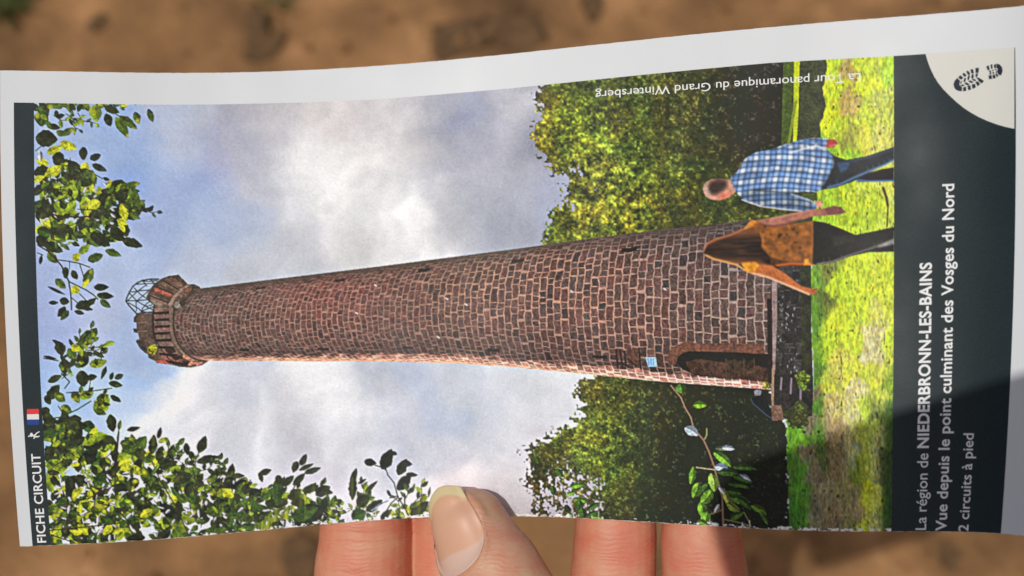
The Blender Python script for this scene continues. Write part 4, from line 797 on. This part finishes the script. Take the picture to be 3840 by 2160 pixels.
dA = float(Dep(1365)) + .30 + 9.6; dB = float(Dep(1715)) + .30 + 9.6 + 7.6; dC = float(Dep(2308)) + .30 + 9.2; dD = float(Dep(2635)) + .30 + 9.0
xA0, xA1 = px(1370, dA), px(1361, dA); xB = px(1536, dB) + 9.9; xC0, xC1 = px(2309, dC), px(2302, dC); xD0, xD1 = px(2628, dD), px(2642, dD)
bm = bmesh.new()
tube(bm, [(xA0-.6,-20,dA+.6,7.6,7.2),(xA0-.3,-30,dA+.2,9.2,9),(xA0,-41,dA,9.7,9.4),(xA0,-50,dA,10.1,9.6),(xA0,-56,dA,10.3,9.7),(xA1,-65,dA,10.9,10),(xA1+1,-76,dA+1,10.6,10),(xA1+4,-92,dA+4,11,11),(xA1+8,-112,dA+6,11.5,11)])
tube(bm, [(xB-.4,-12,dB+.6,7.8,7.4),(xB,-22,dB+.2,9.4,9),(xB,-36,dB,9.7,9.4),(xB,-52,dB,9.9,9.5),(xB+.1,-65,dB,9.95,9.6),(xB+1.5,-80,dB+1,10.2,10),(xB+6,-96,dB+4,11,11),(xB+9,-114,dB+6,11.5,11)])
tube(bm, [(xC0+.2,-38,dC+.6,7.0,6.9),(xC0+.1,-45,dC+.1,8.4,8.4),(xC0-.1,-53,dC,8.9,9.0),(xC0-.3,-57.5,dC,9.05,9.05),(xC1-.35,-64,dC+.2,9.3,9.2),(xC1-1.4,-78,dC+4,9.4,9.5),(xC1-4,-96,dC+9,10.6,10.6),(xC1-7,-114,dC+14,11,11)])
tube(bm, [(xD0+.2,-46.5,dD+.6,7.0,6.8),(xD0+.1,-50,dD+.1,8.2,8.1),(xD0+.2,-54,dD,8.55,8.7),(xD1+.1,-61,dD+.2,8.9,8.9),(xD1+.3,-72,dD+3,8.8,8.9),(xD1-3,-88,dD+10,9.4,9.4),(xD1-8,-108,dD+18,10,10)])
# palm, wrist and forearm
tube(bm, [(2,-98,294,40,9),(3,-112,294,43,12),(4,-132,294,43,14),(4,-154,295,39,15),(5,-176,296,32,15),(6,-196,297,29,14.5),(9,-225,300,31,18),(14,-262,304,36,23)])
# thumb: from the heel of the palm over the sheet's face
dT = float(Dep(1740)) - .12 - 8.0
TH = [(px(1756,dT),-(1962-1080)/FPX*dT,dT,8.0,7.8),(px(1800,dT-1),-(2060-1080)/FPX*(dT-1),dT-1,9.2,8.6),(px(1856,dT-3),-(2160-1080)/FPX*(dT-3),dT-3,10.3,9.4),(2.5,-71,dT-4.5,10.9,10.2),(7,-84,dT-4,10.6,10.2),(9,-98,dT-1,11.4,11),(8,-116,dT+6,13.5,13),(2,-138,dT+16,15,15),(-2,-160,dT+24,14,14)]
NTH = Vector((-.66, .22, .72)).normalized()
tube(bm, TH, N=36, nrm=NTH)
bmesh.ops.recalc_face_normals(bm, faces=bm.faces[:])
tmp = bpy.data.meshes.new('hand_raw'); bm.to_mesh(tmp); bm.free()
to = bpy.data.objects.new('hand_raw', tmp); COL.objects.link(to)
r = to.modifiers.new('r', 'REMESH'); r.mode = 'VOXEL'; r.voxel_size = .48; r.use_smooth_shade = True
sm = to.modifiers.new('s', 'SMOOTH'); sm.factor = .5; sm.iterations = 4
dg = bpy.context.evaluated_depsgraph_get()
hand_me = bpy.data.meshes.new_from_object(to.evaluated_get(dg)); bpy.data.objects.remove(to); bpy.data.meshes.remove(tmp)

nV = len(hand_me.vertices); HV = np.empty(nV * 3, np.float32); hand_me.vertices.foreach_get('co', HV); HV = HV.reshape(-1, 3).astype(float)
HN = np.empty(nV * 3, np.float32); hand_me.vertices.foreach_get('normal', HN); HN = HN.reshape(-1, 3).astype(float)
# thumb's own frame: axial coordinate l (mm from the tip centre towards the palm) and angle phi about the axis
T_a = Vector((TH[0][0], TH[0][1], -TH[0][2])); T_b = Vector((TH[2][0], TH[2][1], -TH[2][2])); AX = (T_b - T_a).normalized()
toward = Vector((0, 0, 1)); toward = (toward - AX * toward.dot(AX)).normalized(); LEFT = toward.cross(AX).normalized()
if LEFT.x > 0: LEFT = -LEFT
axn, twn, lfn, tan_ = np.array(AX), np.array(toward), np.array(LEFT), np.array(T_a)
rel = HV - tan_; l_ = rel @ axn; ct = rel @ twn; cl_ = rel @ lfn; phi = np.degrees(np.arctan2(cl_, ct)); rad = np.hypot(ct, cl_)
is_th = (l_ > -14) & (l_ < 22) & (rad < 13.5) & (HV[:, 2] > -(dT + 9.5))
# nail outline in (phi, l)
PH0, DPH = 37.0, 62.0
def cut_l(p): q_ = (p - PH0) / DPH; return -.6 + 9.6 * np.sqrt(np.clip(1 - np.abs(q_) ** 2.3, 0, 1)) - .5 * q_
def free_l(p): q_ = (p - 17.0) / DPH; return -8.8 + 4.4 * q_ ** 2
qn = (phi - PH0) / DPH
in_n = is_th & (np.abs(qn) < 1) & (l_ < cut_l(phi)) & (l_ > -12)
edge_d = np.minimum((1 - np.abs(qn)) * 7.5, (cut_l(phi) - l_))
disp = np.zeros(nV)
disp = np.where(is_th & (edge_d > 0), -.55 * np.clip(edge_d / 1.0, 0, 1), disp)
fold = np.exp(-((edge_d + .9) / .8) ** 2) * (l_ > -5.5); disp += np.where(is_th & (edge_d <= .3), .42 * fold, 0)
# joint creases on the finger pads (facing the viewer)
facing = np.clip(HN[:, 2], 0, 1)
def crease(xc, hw, y0, depth, wid, tilt=0):
    global disp
    m_ = (np.abs(HV[:, 0] - xc) < hw) & (HV[:, 2] < -(dT + 6)); yy = HV[:, 1] - y0 - tilt * (HV[:, 0] - xc)
    disp += np.where(m_, -depth * facing * np.exp(-(yy / wid) ** 2), 0)
crease(xC0, 10, -57.3, .46, .5, .02); crease(xC0, 10, -58.8, .32, .42, -.05); crease(xD0, 10, -62.6, .25, .6)
crease(xA0, 11, -53.5, .16, .5); crease(xA0, 11, -55.6, .12, .4, .02); crease(xB, 11, -55, .16, .5, .03); crease(xA0, 11, -62, .14, .5, -.02)
cr = random.Random(4)
for xc_ in (xA0, xB, xC0, xD0):
    for k_ in range(7): crease(xc_ + cr.uniform(-3, 3), cr.uniform(5, 11), cr.uniform(-66, -52), cr.uniform(.05, .16), cr.uniform(.22, .4), cr.uniform(-.12, .12))
HV += HN * disp[:, None]
hand_me.vertices.foreach_set('co', to_world(HV).astype(np.float32).ravel())
# skin tone: pads redder, thumb's back yellower
th_w = np.clip((np.where(HV[:, 2] > -(dT + 8.5), 1, 0)) * np.clip((14 - rad) / 4, 0, 1), 0, 1)
pad = np.array([.66, .282, .168]); back = np.array([.62, .350, .215]); tip_pink = np.array([.67, .305, .215])
tone = pad * (1 - th_w[:, None]) + back * th_w[:, None]
fold_pink = np.exp(-((l_ - 7) / 6) ** 2) * th_w * np.clip(-phi / 40, 0, 1); tone = tone * (1 - .6 * fold_pink[:, None]) + tip_pink * .6 * fold_pink[:, None]
red = np.clip(fbm(1, 1, 1, 1, .5, np.zeros(1), np.zeros(1)), 0, 0)
edge_shade_red = np.exp(-((HV[:, 1] + 53) / 2.2) ** 2) * (1 - th_w); tone = tone * (1 - edge_shade_red[:, None] * np.array([.02, .12, .12]))  # pressed redness and painted contact shade on the fingers just under the sheet's edge
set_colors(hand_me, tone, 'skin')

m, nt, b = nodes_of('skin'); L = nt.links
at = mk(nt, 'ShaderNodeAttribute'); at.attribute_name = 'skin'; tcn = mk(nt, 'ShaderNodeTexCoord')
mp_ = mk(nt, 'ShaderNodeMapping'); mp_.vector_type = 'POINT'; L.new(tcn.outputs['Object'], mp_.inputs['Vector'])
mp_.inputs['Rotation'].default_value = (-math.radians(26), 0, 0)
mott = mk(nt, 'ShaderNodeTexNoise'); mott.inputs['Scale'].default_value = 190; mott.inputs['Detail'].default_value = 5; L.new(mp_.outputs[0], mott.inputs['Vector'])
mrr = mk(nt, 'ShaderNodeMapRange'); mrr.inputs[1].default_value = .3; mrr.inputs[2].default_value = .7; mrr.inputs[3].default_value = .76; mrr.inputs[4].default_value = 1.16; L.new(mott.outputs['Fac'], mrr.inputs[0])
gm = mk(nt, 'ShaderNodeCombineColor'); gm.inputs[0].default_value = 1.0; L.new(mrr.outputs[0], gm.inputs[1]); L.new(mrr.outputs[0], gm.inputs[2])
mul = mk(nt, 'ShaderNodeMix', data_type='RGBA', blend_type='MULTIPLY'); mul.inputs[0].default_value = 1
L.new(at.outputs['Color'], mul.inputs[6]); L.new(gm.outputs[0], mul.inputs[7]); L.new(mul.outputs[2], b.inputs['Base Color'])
wv = mk(nt, 'ShaderNodeTexWave'); wv.wave_type = 'BANDS'; wv.bands_direction = 'Y'; wv.inputs['Scale'].default_value = 330; wv.inputs['Distortion'].default_value = 14; wv.inputs['Detail'].default_value = 3; wv.inputs['Detail Scale'].default_value = .5
L.new(mp_.outputs[0], wv.inputs['Vector'])
pore = mk(nt, 'ShaderNodeTexNoise'); pore.inputs['Scale'].default_value = 2100; pore.inputs['Detail'].default_value = 3; L.new(mp_.outputs[0], pore.inputs['Vector'])
ml = mk(nt, 'ShaderNodeMath', operation='MULTIPLY_ADD'); ml.inputs[1].default_value = .62; L.new(wv.outputs['Fac'], ml.inputs[0]); L.new(pore.outputs['Fac'], ml.inputs[2])
bp = mk(nt, 'ShaderNodeBump'); bp.inputs['Strength'].default_value = .55; bp.inputs['Distance'].default_value = .00012; L.new(ml.outputs[0], bp.inputs['Height']); L.new(bp.outputs[0], b.inputs['Normal'])
b.inputs['Roughness'].default_value = .5; b.inputs['Specular IOR Level'].default_value = .36
b.inputs['Subsurface Weight'].default_value = .14; b.inputs['Subsurface Radius'].default_value = (1, .32, .16); b.inputs['Subsurface Scale'].default_value = .0016
M_SKIN = m
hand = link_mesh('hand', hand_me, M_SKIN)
tag(hand, 'left hand pinching the leaflet by its lower edge, thumb in front and four fingers behind', 'hand')

# thumb nail: curved plate seated in the nail bed
nu_, nv_ = 44, 44
ph, kk2 = np.meshgrid(np.linspace(PH0 - DPH * .985, PH0 + DPH * .985, nu_), np.linspace(0, 1, nv_), indexing='ij')
ll = cut_l(ph) * (1 - kk2) + free_l(ph) * kk2
bv = BVHTree.FromPolygons([tuple(v) for v in HV], [tuple(p.vertices) for p in hand_me.polygons])
prad = np.deg2rad(ph); dirs = np.cos(prad)[..., None] * twn + np.sin(prad)[..., None] * lfn
rr_prof = np.zeros_like(ph)
for j in range(nv_):          # radius from the flesh under the plate, kept smooth over the free edge
    for i in range(nu_):
        l0 = max(float(ll[i, j]), -3.5); o = tan_ + axn * l0; d = dirs[i, j]
        hit = bv.ray_cast(Vector(o + d * 16), Vector(-d), 16)
        rr_prof[i, j] = (16 - hit[3]) if hit[0] is not None else 8.3
for _ in range(3):
    rr_prof[1:-1] = (rr_prof[:-2] + rr_prof[1:-1] * 2 + rr_prof[2:]) / 4
    rr_prof[:, 1:-1] = (rr_prof[:, :-2] + rr_prof[:, 1:-1] * 2 + rr_prof[:, 2:]) / 4
drop = np.clip((-ll - 3.5) / 6, 0, 1.3) ** 2 * 1.5            # plate follows the tip down a little
qn2 = (ph - PH0) / DPH
Rn = rr_prof + .42 - drop - .25 * np.abs(qn2) ** 4
top_p = tan_ + axn * ll[..., None] + dirs * Rn[..., None]; bot_p = tan_ + axn * ll[..., None] + dirs * (Rn - .45)[..., None]
VN = np.concatenate([top_p.reshape(-1, 3), bot_p.reshape(-1, 3)]); Nn = nu_ * nv_; idn = np.arange(Nn).reshape(nu_, nv_)
QN = [grid_faces(nu_, nv_), grid_faces(nu_, nv_, Nn, True)]
for line in (idn[:, 0], idn[:, -1], idn[0, :], idn[-1, :]): QN.append(np.stack([line[:-1], line[1:], line[1:] + Nn, line[:-1] + Nn], -1))
nme = np_mesh('thumb_nail', to_world(VN), np.concatenate(QN))
bmn = bmesh.new(); bmn.from_mesh(nme); bmesh.ops.recalc_face_normals(bmn, faces=bmn.faces[:]); bmn.to_mesh(nme); bmn.free()
frd = ll - free_l(ph)                                            # distance from the free edge
hyp = 1.9 + 1.2 * np.abs(qn2) ** 2.5
wfree = np.clip((hyp - frd) / .35 + .5, 0, 1)[..., None]
lun = np.clip((4.3 - 3.3 * qn2 ** 2 * 1.5 - (cut_l(ph) - ll)) / .5 + .5, 0, 1)[..., None]
yel = np.clip((hyp + 1.8 - frd) / 1.8, 0, 1)[..., None]
ncol = np.array([.70, .40, .26]) * np.ones(ph.shape + (3,)); ncol = ncol * (1 - yel * .5) + np.array([.62, .37, .19]) * yel * .5
ncol = ncol * (1 - lun * .8) + np.array([.72, .51, .42]) * lun * .8
ncol = ncol * (1 - wfree) + np.array([.68, .56, .31]) * wfree
set_colors(nme, np.concatenate([ncol.reshape(-1, 3)] * 2), 'nail')
m, nt, b = nodes_of('nail'); L = nt.links
at = mk(nt, 'ShaderNodeAttribute'); at.attribute_name = 'nail'; L.new(at.outputs['Color'], b.inputs['Base Color'])
tcn = mk(nt, 'ShaderNodeTexCoord'); mpn = mk(nt, 'ShaderNodeMapping'); L.new(tcn.outputs['Object'], mpn.inputs['Vector']); mpn.inputs['Rotation'].default_value = (0, 0, math.radians(-24)); mpn.inputs['Scale'].default_value = (1, .06, 1)
nz = mk(nt, 'ShaderNodeTexNoise'); nz.inputs['Scale'].default_value = 1500; L.new(mpn.outputs[0], nz.inputs['Vector'])
bp = mk(nt, 'ShaderNodeBump'); bp.inputs['Strength'].default_value = .25; bp.inputs['Distance'].default_value = .00005; L.new(nz.outputs['Fac'], bp.inputs['Height']); L.new(bp.outputs[0], b.inputs['Normal'])
b.inputs['Roughness'].default_value = .38; b.inputs['Specular IOR Level'].default_value = .45; b.inputs['Subsurface Weight'].default_value = .12; b.inputs['Subsurface Radius'].default_value = (1, .4, .25); b.inputs['Subsurface Scale'].default_value = .0008
nail = link_mesh('thumb_nail', nme, m, hand); tag(nail, 'short pink thumb nail with cream free edge')

# ------------------------------------------------------------------ bare ground far below
def ground_at(x, y):
    d = CAM_M.to_3x3() @ Vector(((x - 1920) / FPX, -(y - 1080) / FPX, -1)); o = CAM_M.translation
    return o + d * (-o.z / d.z)
def gnoise(x, y, c, seed):
    return vnoise(c, c, seed, np.asarray(x, np.float32) * 1000 + 1900, np.asarray(y, np.float32) * 1000 + 800)
def gheight(x, y):
    return .012 * gnoise(x, y, 160, 31) + .007 * gnoise(x, y, 60, 32) + .004 * gnoise(x, y, 24, 33)
m, nt, b = nodes_of('bare_soil'); L = nt.links
tcg = mk(nt, 'ShaderNodeTexCoord')
def gn(scale, detail, rough=.6, dist=0.0):
    n = mk(nt, 'ShaderNodeTexNoise'); n.inputs['Scale'].default_value = scale; n.inputs['Detail'].default_value = detail; n.inputs['Roughness'].default_value = rough; n.inputs['Distortion'].default_value = dist
    L.new(tcg.outputs['Object'], n.inputs['Vector']); return n
big = gn(5.0, 3, .5, .8); mid = gn(13, 4, .55); fin = gn(130, 5, .7)
rp = mk(nt, 'ShaderNodeValToRGB'); e = rp.color_ramp.elements
e[0].position = .30; e[0].color = (.10, .052, .020, 1); e[1].position = .72; e[1].color = (.62, .33, .14, 1)
e2 = rp.color_ramp.elements.new(.47); e2.color = (.26, .132, .050, 1); e3 = rp.color_ramp.elements.new(.58); e3.color = (.38, .192, .074, 1)
ad1 = mk(nt, 'ShaderNodeMath', operation='MULTIPLY_ADD'); ad1.inputs[1].default_value = .30; L.new(mid.outputs['Fac'], ad1.inputs[0])
ml1 = mk(nt, 'ShaderNodeMath', operation='MULTIPLY'); ml1.inputs[1].default_value = .74; L.new(big.outputs['Fac'], ml1.inputs[0]); L.new(ml1.outputs[0], ad1.inputs[2])
L.new(ad1.outputs[0], rp.inputs[0])
mg = mk(nt, 'ShaderNodeMix', data_type='RGBA', blend_type='MULTIPLY'); mg.inputs[0].default_value = 1
mrg = mk(nt, 'ShaderNodeMapRange'); mrg.inputs[1].default_value = .3; mrg.inputs[2].default_value = .7; mrg.inputs[3].default_value = .72; mrg.inputs[4].default_value = 1.28; L.new(fin.outputs['Fac'], mrg.inputs[0])
L.new(rp.outputs[0], mg.inputs[6]); L.new(mrg.outputs[0], mg.inputs[7]); L.new(mg.outputs[2], b.inputs['Base Color']); b.inputs['Roughness'].default_value = .95
bp = mk(nt, 'ShaderNodeBump'); bp.inputs['Strength'].default_value = .8; bp.inputs['Distance'].default_value = .006; L.new(fin.outputs['Fac'], bp.inputs['Height']); L.new(bp.outputs[0], b.inputs['Normal'])
M_SOIL = m
ax = np.concatenate([np.linspace(-30, -1.6, 16), np.linspace(-1.5, 1.5, 260), np.linspace(1.6, 30, 16)])
gx_, gy_ = np.meshgrid(ax, ax + .7, indexing='ij'); far = np.clip((1.5 - np.maximum(np.abs(gx_), np.abs(gy_ - .7))) / .3, 0, 1)
gz_ = gheight(gx_, gy_) * far
ground = link_mesh('ground', np_mesh('ground', np.stack([gx_, gy_, gz_], -1).reshape(-1, 3), grid_faces(len(ax), len(ax), 0, True)), M_SOIL)
tag(ground, kind='structure')

m, nt, b = nodes_of('dark_humus'); L = nt.links
tcg = mk(nt, 'ShaderNodeTexCoord'); hn = gn(60, 5, .7); rp = mk(nt, 'ShaderNodeValToRGB'); rp.color_ramp.elements[0].color = (.075, .043, .018, 1); rp.color_ramp.elements[1].color = (.20, .105, .042, 1); rp.color_ramp.elements[0].position = .35; rp.color_ramp.elements[1].position = .7
L.new(hn.outputs['Fac'], rp.inputs[0]); L.new(rp.outputs[0], b.inputs['Base Color']); b.inputs['Roughness'].default_value = .95
M_HUMUS = m
def clod(x, y, rx, ry, rz, ang, seed):
    p = ground_at(x, y); bm = bmesh.new(); bmesh.ops.create_icosphere(bm, subdivisions=3, radius=1)
    rs = np.random.default_rng(seed); ph_ = rs.random(6) * 6
    for v_ in bm.verts:
        c = v_.co; f_ = 1 + .16 * math.sin(3 * c.x + ph_[0]) * math.sin(3.4 * c.y + ph_[1]) + .12 * math.sin(6 * c.y + ph_[2]) * math.sin(5 * c.z + ph_[3]) + .10 * math.sin(9 * c.x + ph_[4] + 4 * c.y)
        v_.co = Vector((c.x * rx * f_, c.y * ry * f_, max(c.z, -.35) * rz * .6 * f_))
    me = bpy.data.meshes.new('earth_clod'); bm.to_mesh(me); bm.free()
    o = link_mesh('earth_clod', me, M_HUMUS); o.location = (p.x, p.y, float(gheight(np.array([p.x]), np.array([p.y]))[0]) + rz * .1); o.rotation_euler = (0, 0, ang)
    tag(o, 'dark crumbly earth clod lying on the bare brown soil', 'earth clod', 'earth clods on the bare ground')
for i, c in enumerate(((968,120,.018,.040,.020,.1),(990,165,.030,.022,.014,.6),(1710,150,.050,.030,.010,.3),(1930,130,.046,.030,.010,-.2),(2220,30,.016,.026,.012,0),(375,80,.022,.014,.010,.7),(1140,2110,.022,.030,.012,.2),(3560,2090,.014,.018,.010,.4))):
    clod(*c, seed=50 + i)
# loose crumbs and pebbles nobody could count
vs, fs = [], []; rs = np.random.default_rng(9); cube = np.array([[1,0,0],[-1,0,0],[0,1,0],[0,-1,0],[0,0,.8],[0,0,-.5]]); oct_f = [(0,2,4),(2,1,4),(1,3,4),(3,0,4),(2,0,5),(1,2,5),(3,1,5),(0,3,5)]
gc = ground_at(1920, 1080)
pts_ = np.stack([rs.uniform(gc.x - .95, gc.x + .95, 1400), rs.uniform(gc.y - .65, gc.y + .75, 1400)], -1); hz = gheight(pts_[:, 0], pts_[:, 1])
for k in range(1400):
    r_ = rs.gamma(2.0, .0014) + .0012; q_ = cube * r_ * rs.uniform(.6, 1.3, (1, 3)); a = rs.uniform(0, 6.3); R2 = np.array([[math.cos(a), -math.sin(a), 0], [math.sin(a), math.cos(a), 0], [0, 0, 1]])
    vs.append(q_ @ R2.T + np.array([pts_[k, 0], pts_[k, 1], hz[k] + r_ * .3])); fs += [[a_ + 6 * k for a_ in t3] for t3 in oct_f]
o = link_mesh('loose_crumbs', np_mesh('loose_crumbs', np.concatenate(vs), fs), M_SOIL, None, False); tag(o, 'loose soil crumbs and grit scattered over the bare ground', 'soil crumbs', kind='stuff')
# two tufts of grass at the top of the view
m, nt, b = nodes_of('grass_blade'); b.inputs['Base Color'].default_value = (.115, .125, .035, 1); b.inputs['Roughness'].default_value = .6
M_GRASS = m
def tuft(x, y, n, h, label, seed):
    p = ground_at(x, y); rs = np.random.default_rng(seed); v_, f_ = [], []
    for k in range(n):
        a = rs.uniform(0, 6.3); r0 = rs.uniform(0, .02); lean_ = rs.uniform(.3, 1.1) * h; w_ = rs.uniform(.0015, .003); hh = h * rs.uniform(.5, 1); o_ = np.array([math.cos(a) * r0, math.sin(a) * r0, -.003]); d_ = np.array([math.cos(a), math.sin(a), 0]); s2 = np.array([-math.sin(a), math.cos(a), 0]) * w_
        b0 = len(v_); v_ += [o_ - s2, o_ + s2, o_ + d_ * lean_ * .35 + s2 * .8 + [0, 0, hh * .6], o_ + d_ * lean_ * .35 - s2 * .8 + [0, 0, hh * .6], o_ + d_ * lean_ + [0, 0, hh], o_ + d_ * lean_ + s2 * .1 + [0, 0, hh]]
        f_ += [[b0, b0 + 1, b0 + 2, b0 + 3], [b0 + 3, b0 + 2, b0 + 5, b0 + 4]]
    o = link_mesh('grass_tuft', np_mesh('grass_tuft', np.array(v_), f_), M_GRASS); o.location = (p.x, p.y, float(gheight(np.array([p.x]), np.array([p.y]))[0]))
    tag(o, label, 'grass tuft')
tuft(30, 15, 90, .05, 'wider olive grass tuft on bare soil, blurred behind the leaflet corner', 1); tuft(1030, 12, 26, .03, 'small sparse grass tuft beside a dark earth clod', 2)

# ------------------------------------------------------------------ the photographer's phone: its shadow falls on the leaflet's lower corner
m, nt, b = nodes_of('phone_body'); b.inputs['Base Color'].default_value = (.02, .022, .025, 1); b.inputs['Metallic'].default_value = .3; b.inputs['Roughness'].default_value = .35; M_PH = m
m, nt, b = nodes_of('phone_glass'); b.inputs['Base Color'].default_value = (.005, .005, .006, 1); b.inputs['Roughness'].default_value = .08; M_GL = m
phone = bpy.data.objects.new('smartphone', None); COL.objects.link(phone)
PH_M = CAM_M @ Matrix.Translation(Vector((-.0250, .0085, .004))) @ Matrix.Rotation(math.radians(17), 4, 'Z')
phone.matrix_world = PH_M; bpy.context.view_layer.update()
def rslab(name, x0, y0, w, h, z0, z1, rad_, mat):
    bm = bmesh.new(); out = []
    for cx, cy, a0 in ((x0 + w - rad_, y0 - rad_, 0), (x0 + rad_, y0 - rad_, 90), (x0 + rad_, y0 - h + rad_, 180), (x0 + w - rad_, y0 - h + rad_, 270)):
        for k in range(9): a = math.radians(a0 + k * 11.25); out.append((cx + rad_ * math.cos(a), cy + rad_ * math.sin(a)))
    lo = [bm.verts.new((x, y, z0)) for x, y in out]; hi = [bm.verts.new((x, y, z1)) for x, y in out]
    bm.faces.new(lo[::-1]); bm.faces.new(hi)
    for k in range(len(out)): bm.faces.new((lo[k], lo[(k + 1) % len(out)], hi[(k + 1) % len(out)], hi[k]))
    me = bpy.data.meshes.new(name); bm.to_mesh(me); bm.free(); o = bpy.data.objects.new(name, me); COL.objects.link(o); me.materials.append(mat); o.parent = phone
    return o
rslab('body', 0, 0, .147, .072, 0, .008, .012, M_PH); rslab('screen', .003, -.003, .141, .066, .0081, .0085, .010, M_GL)
tag(phone, 'dark smartphone taking the picture, tilted above the leaflet', 'smartphone')
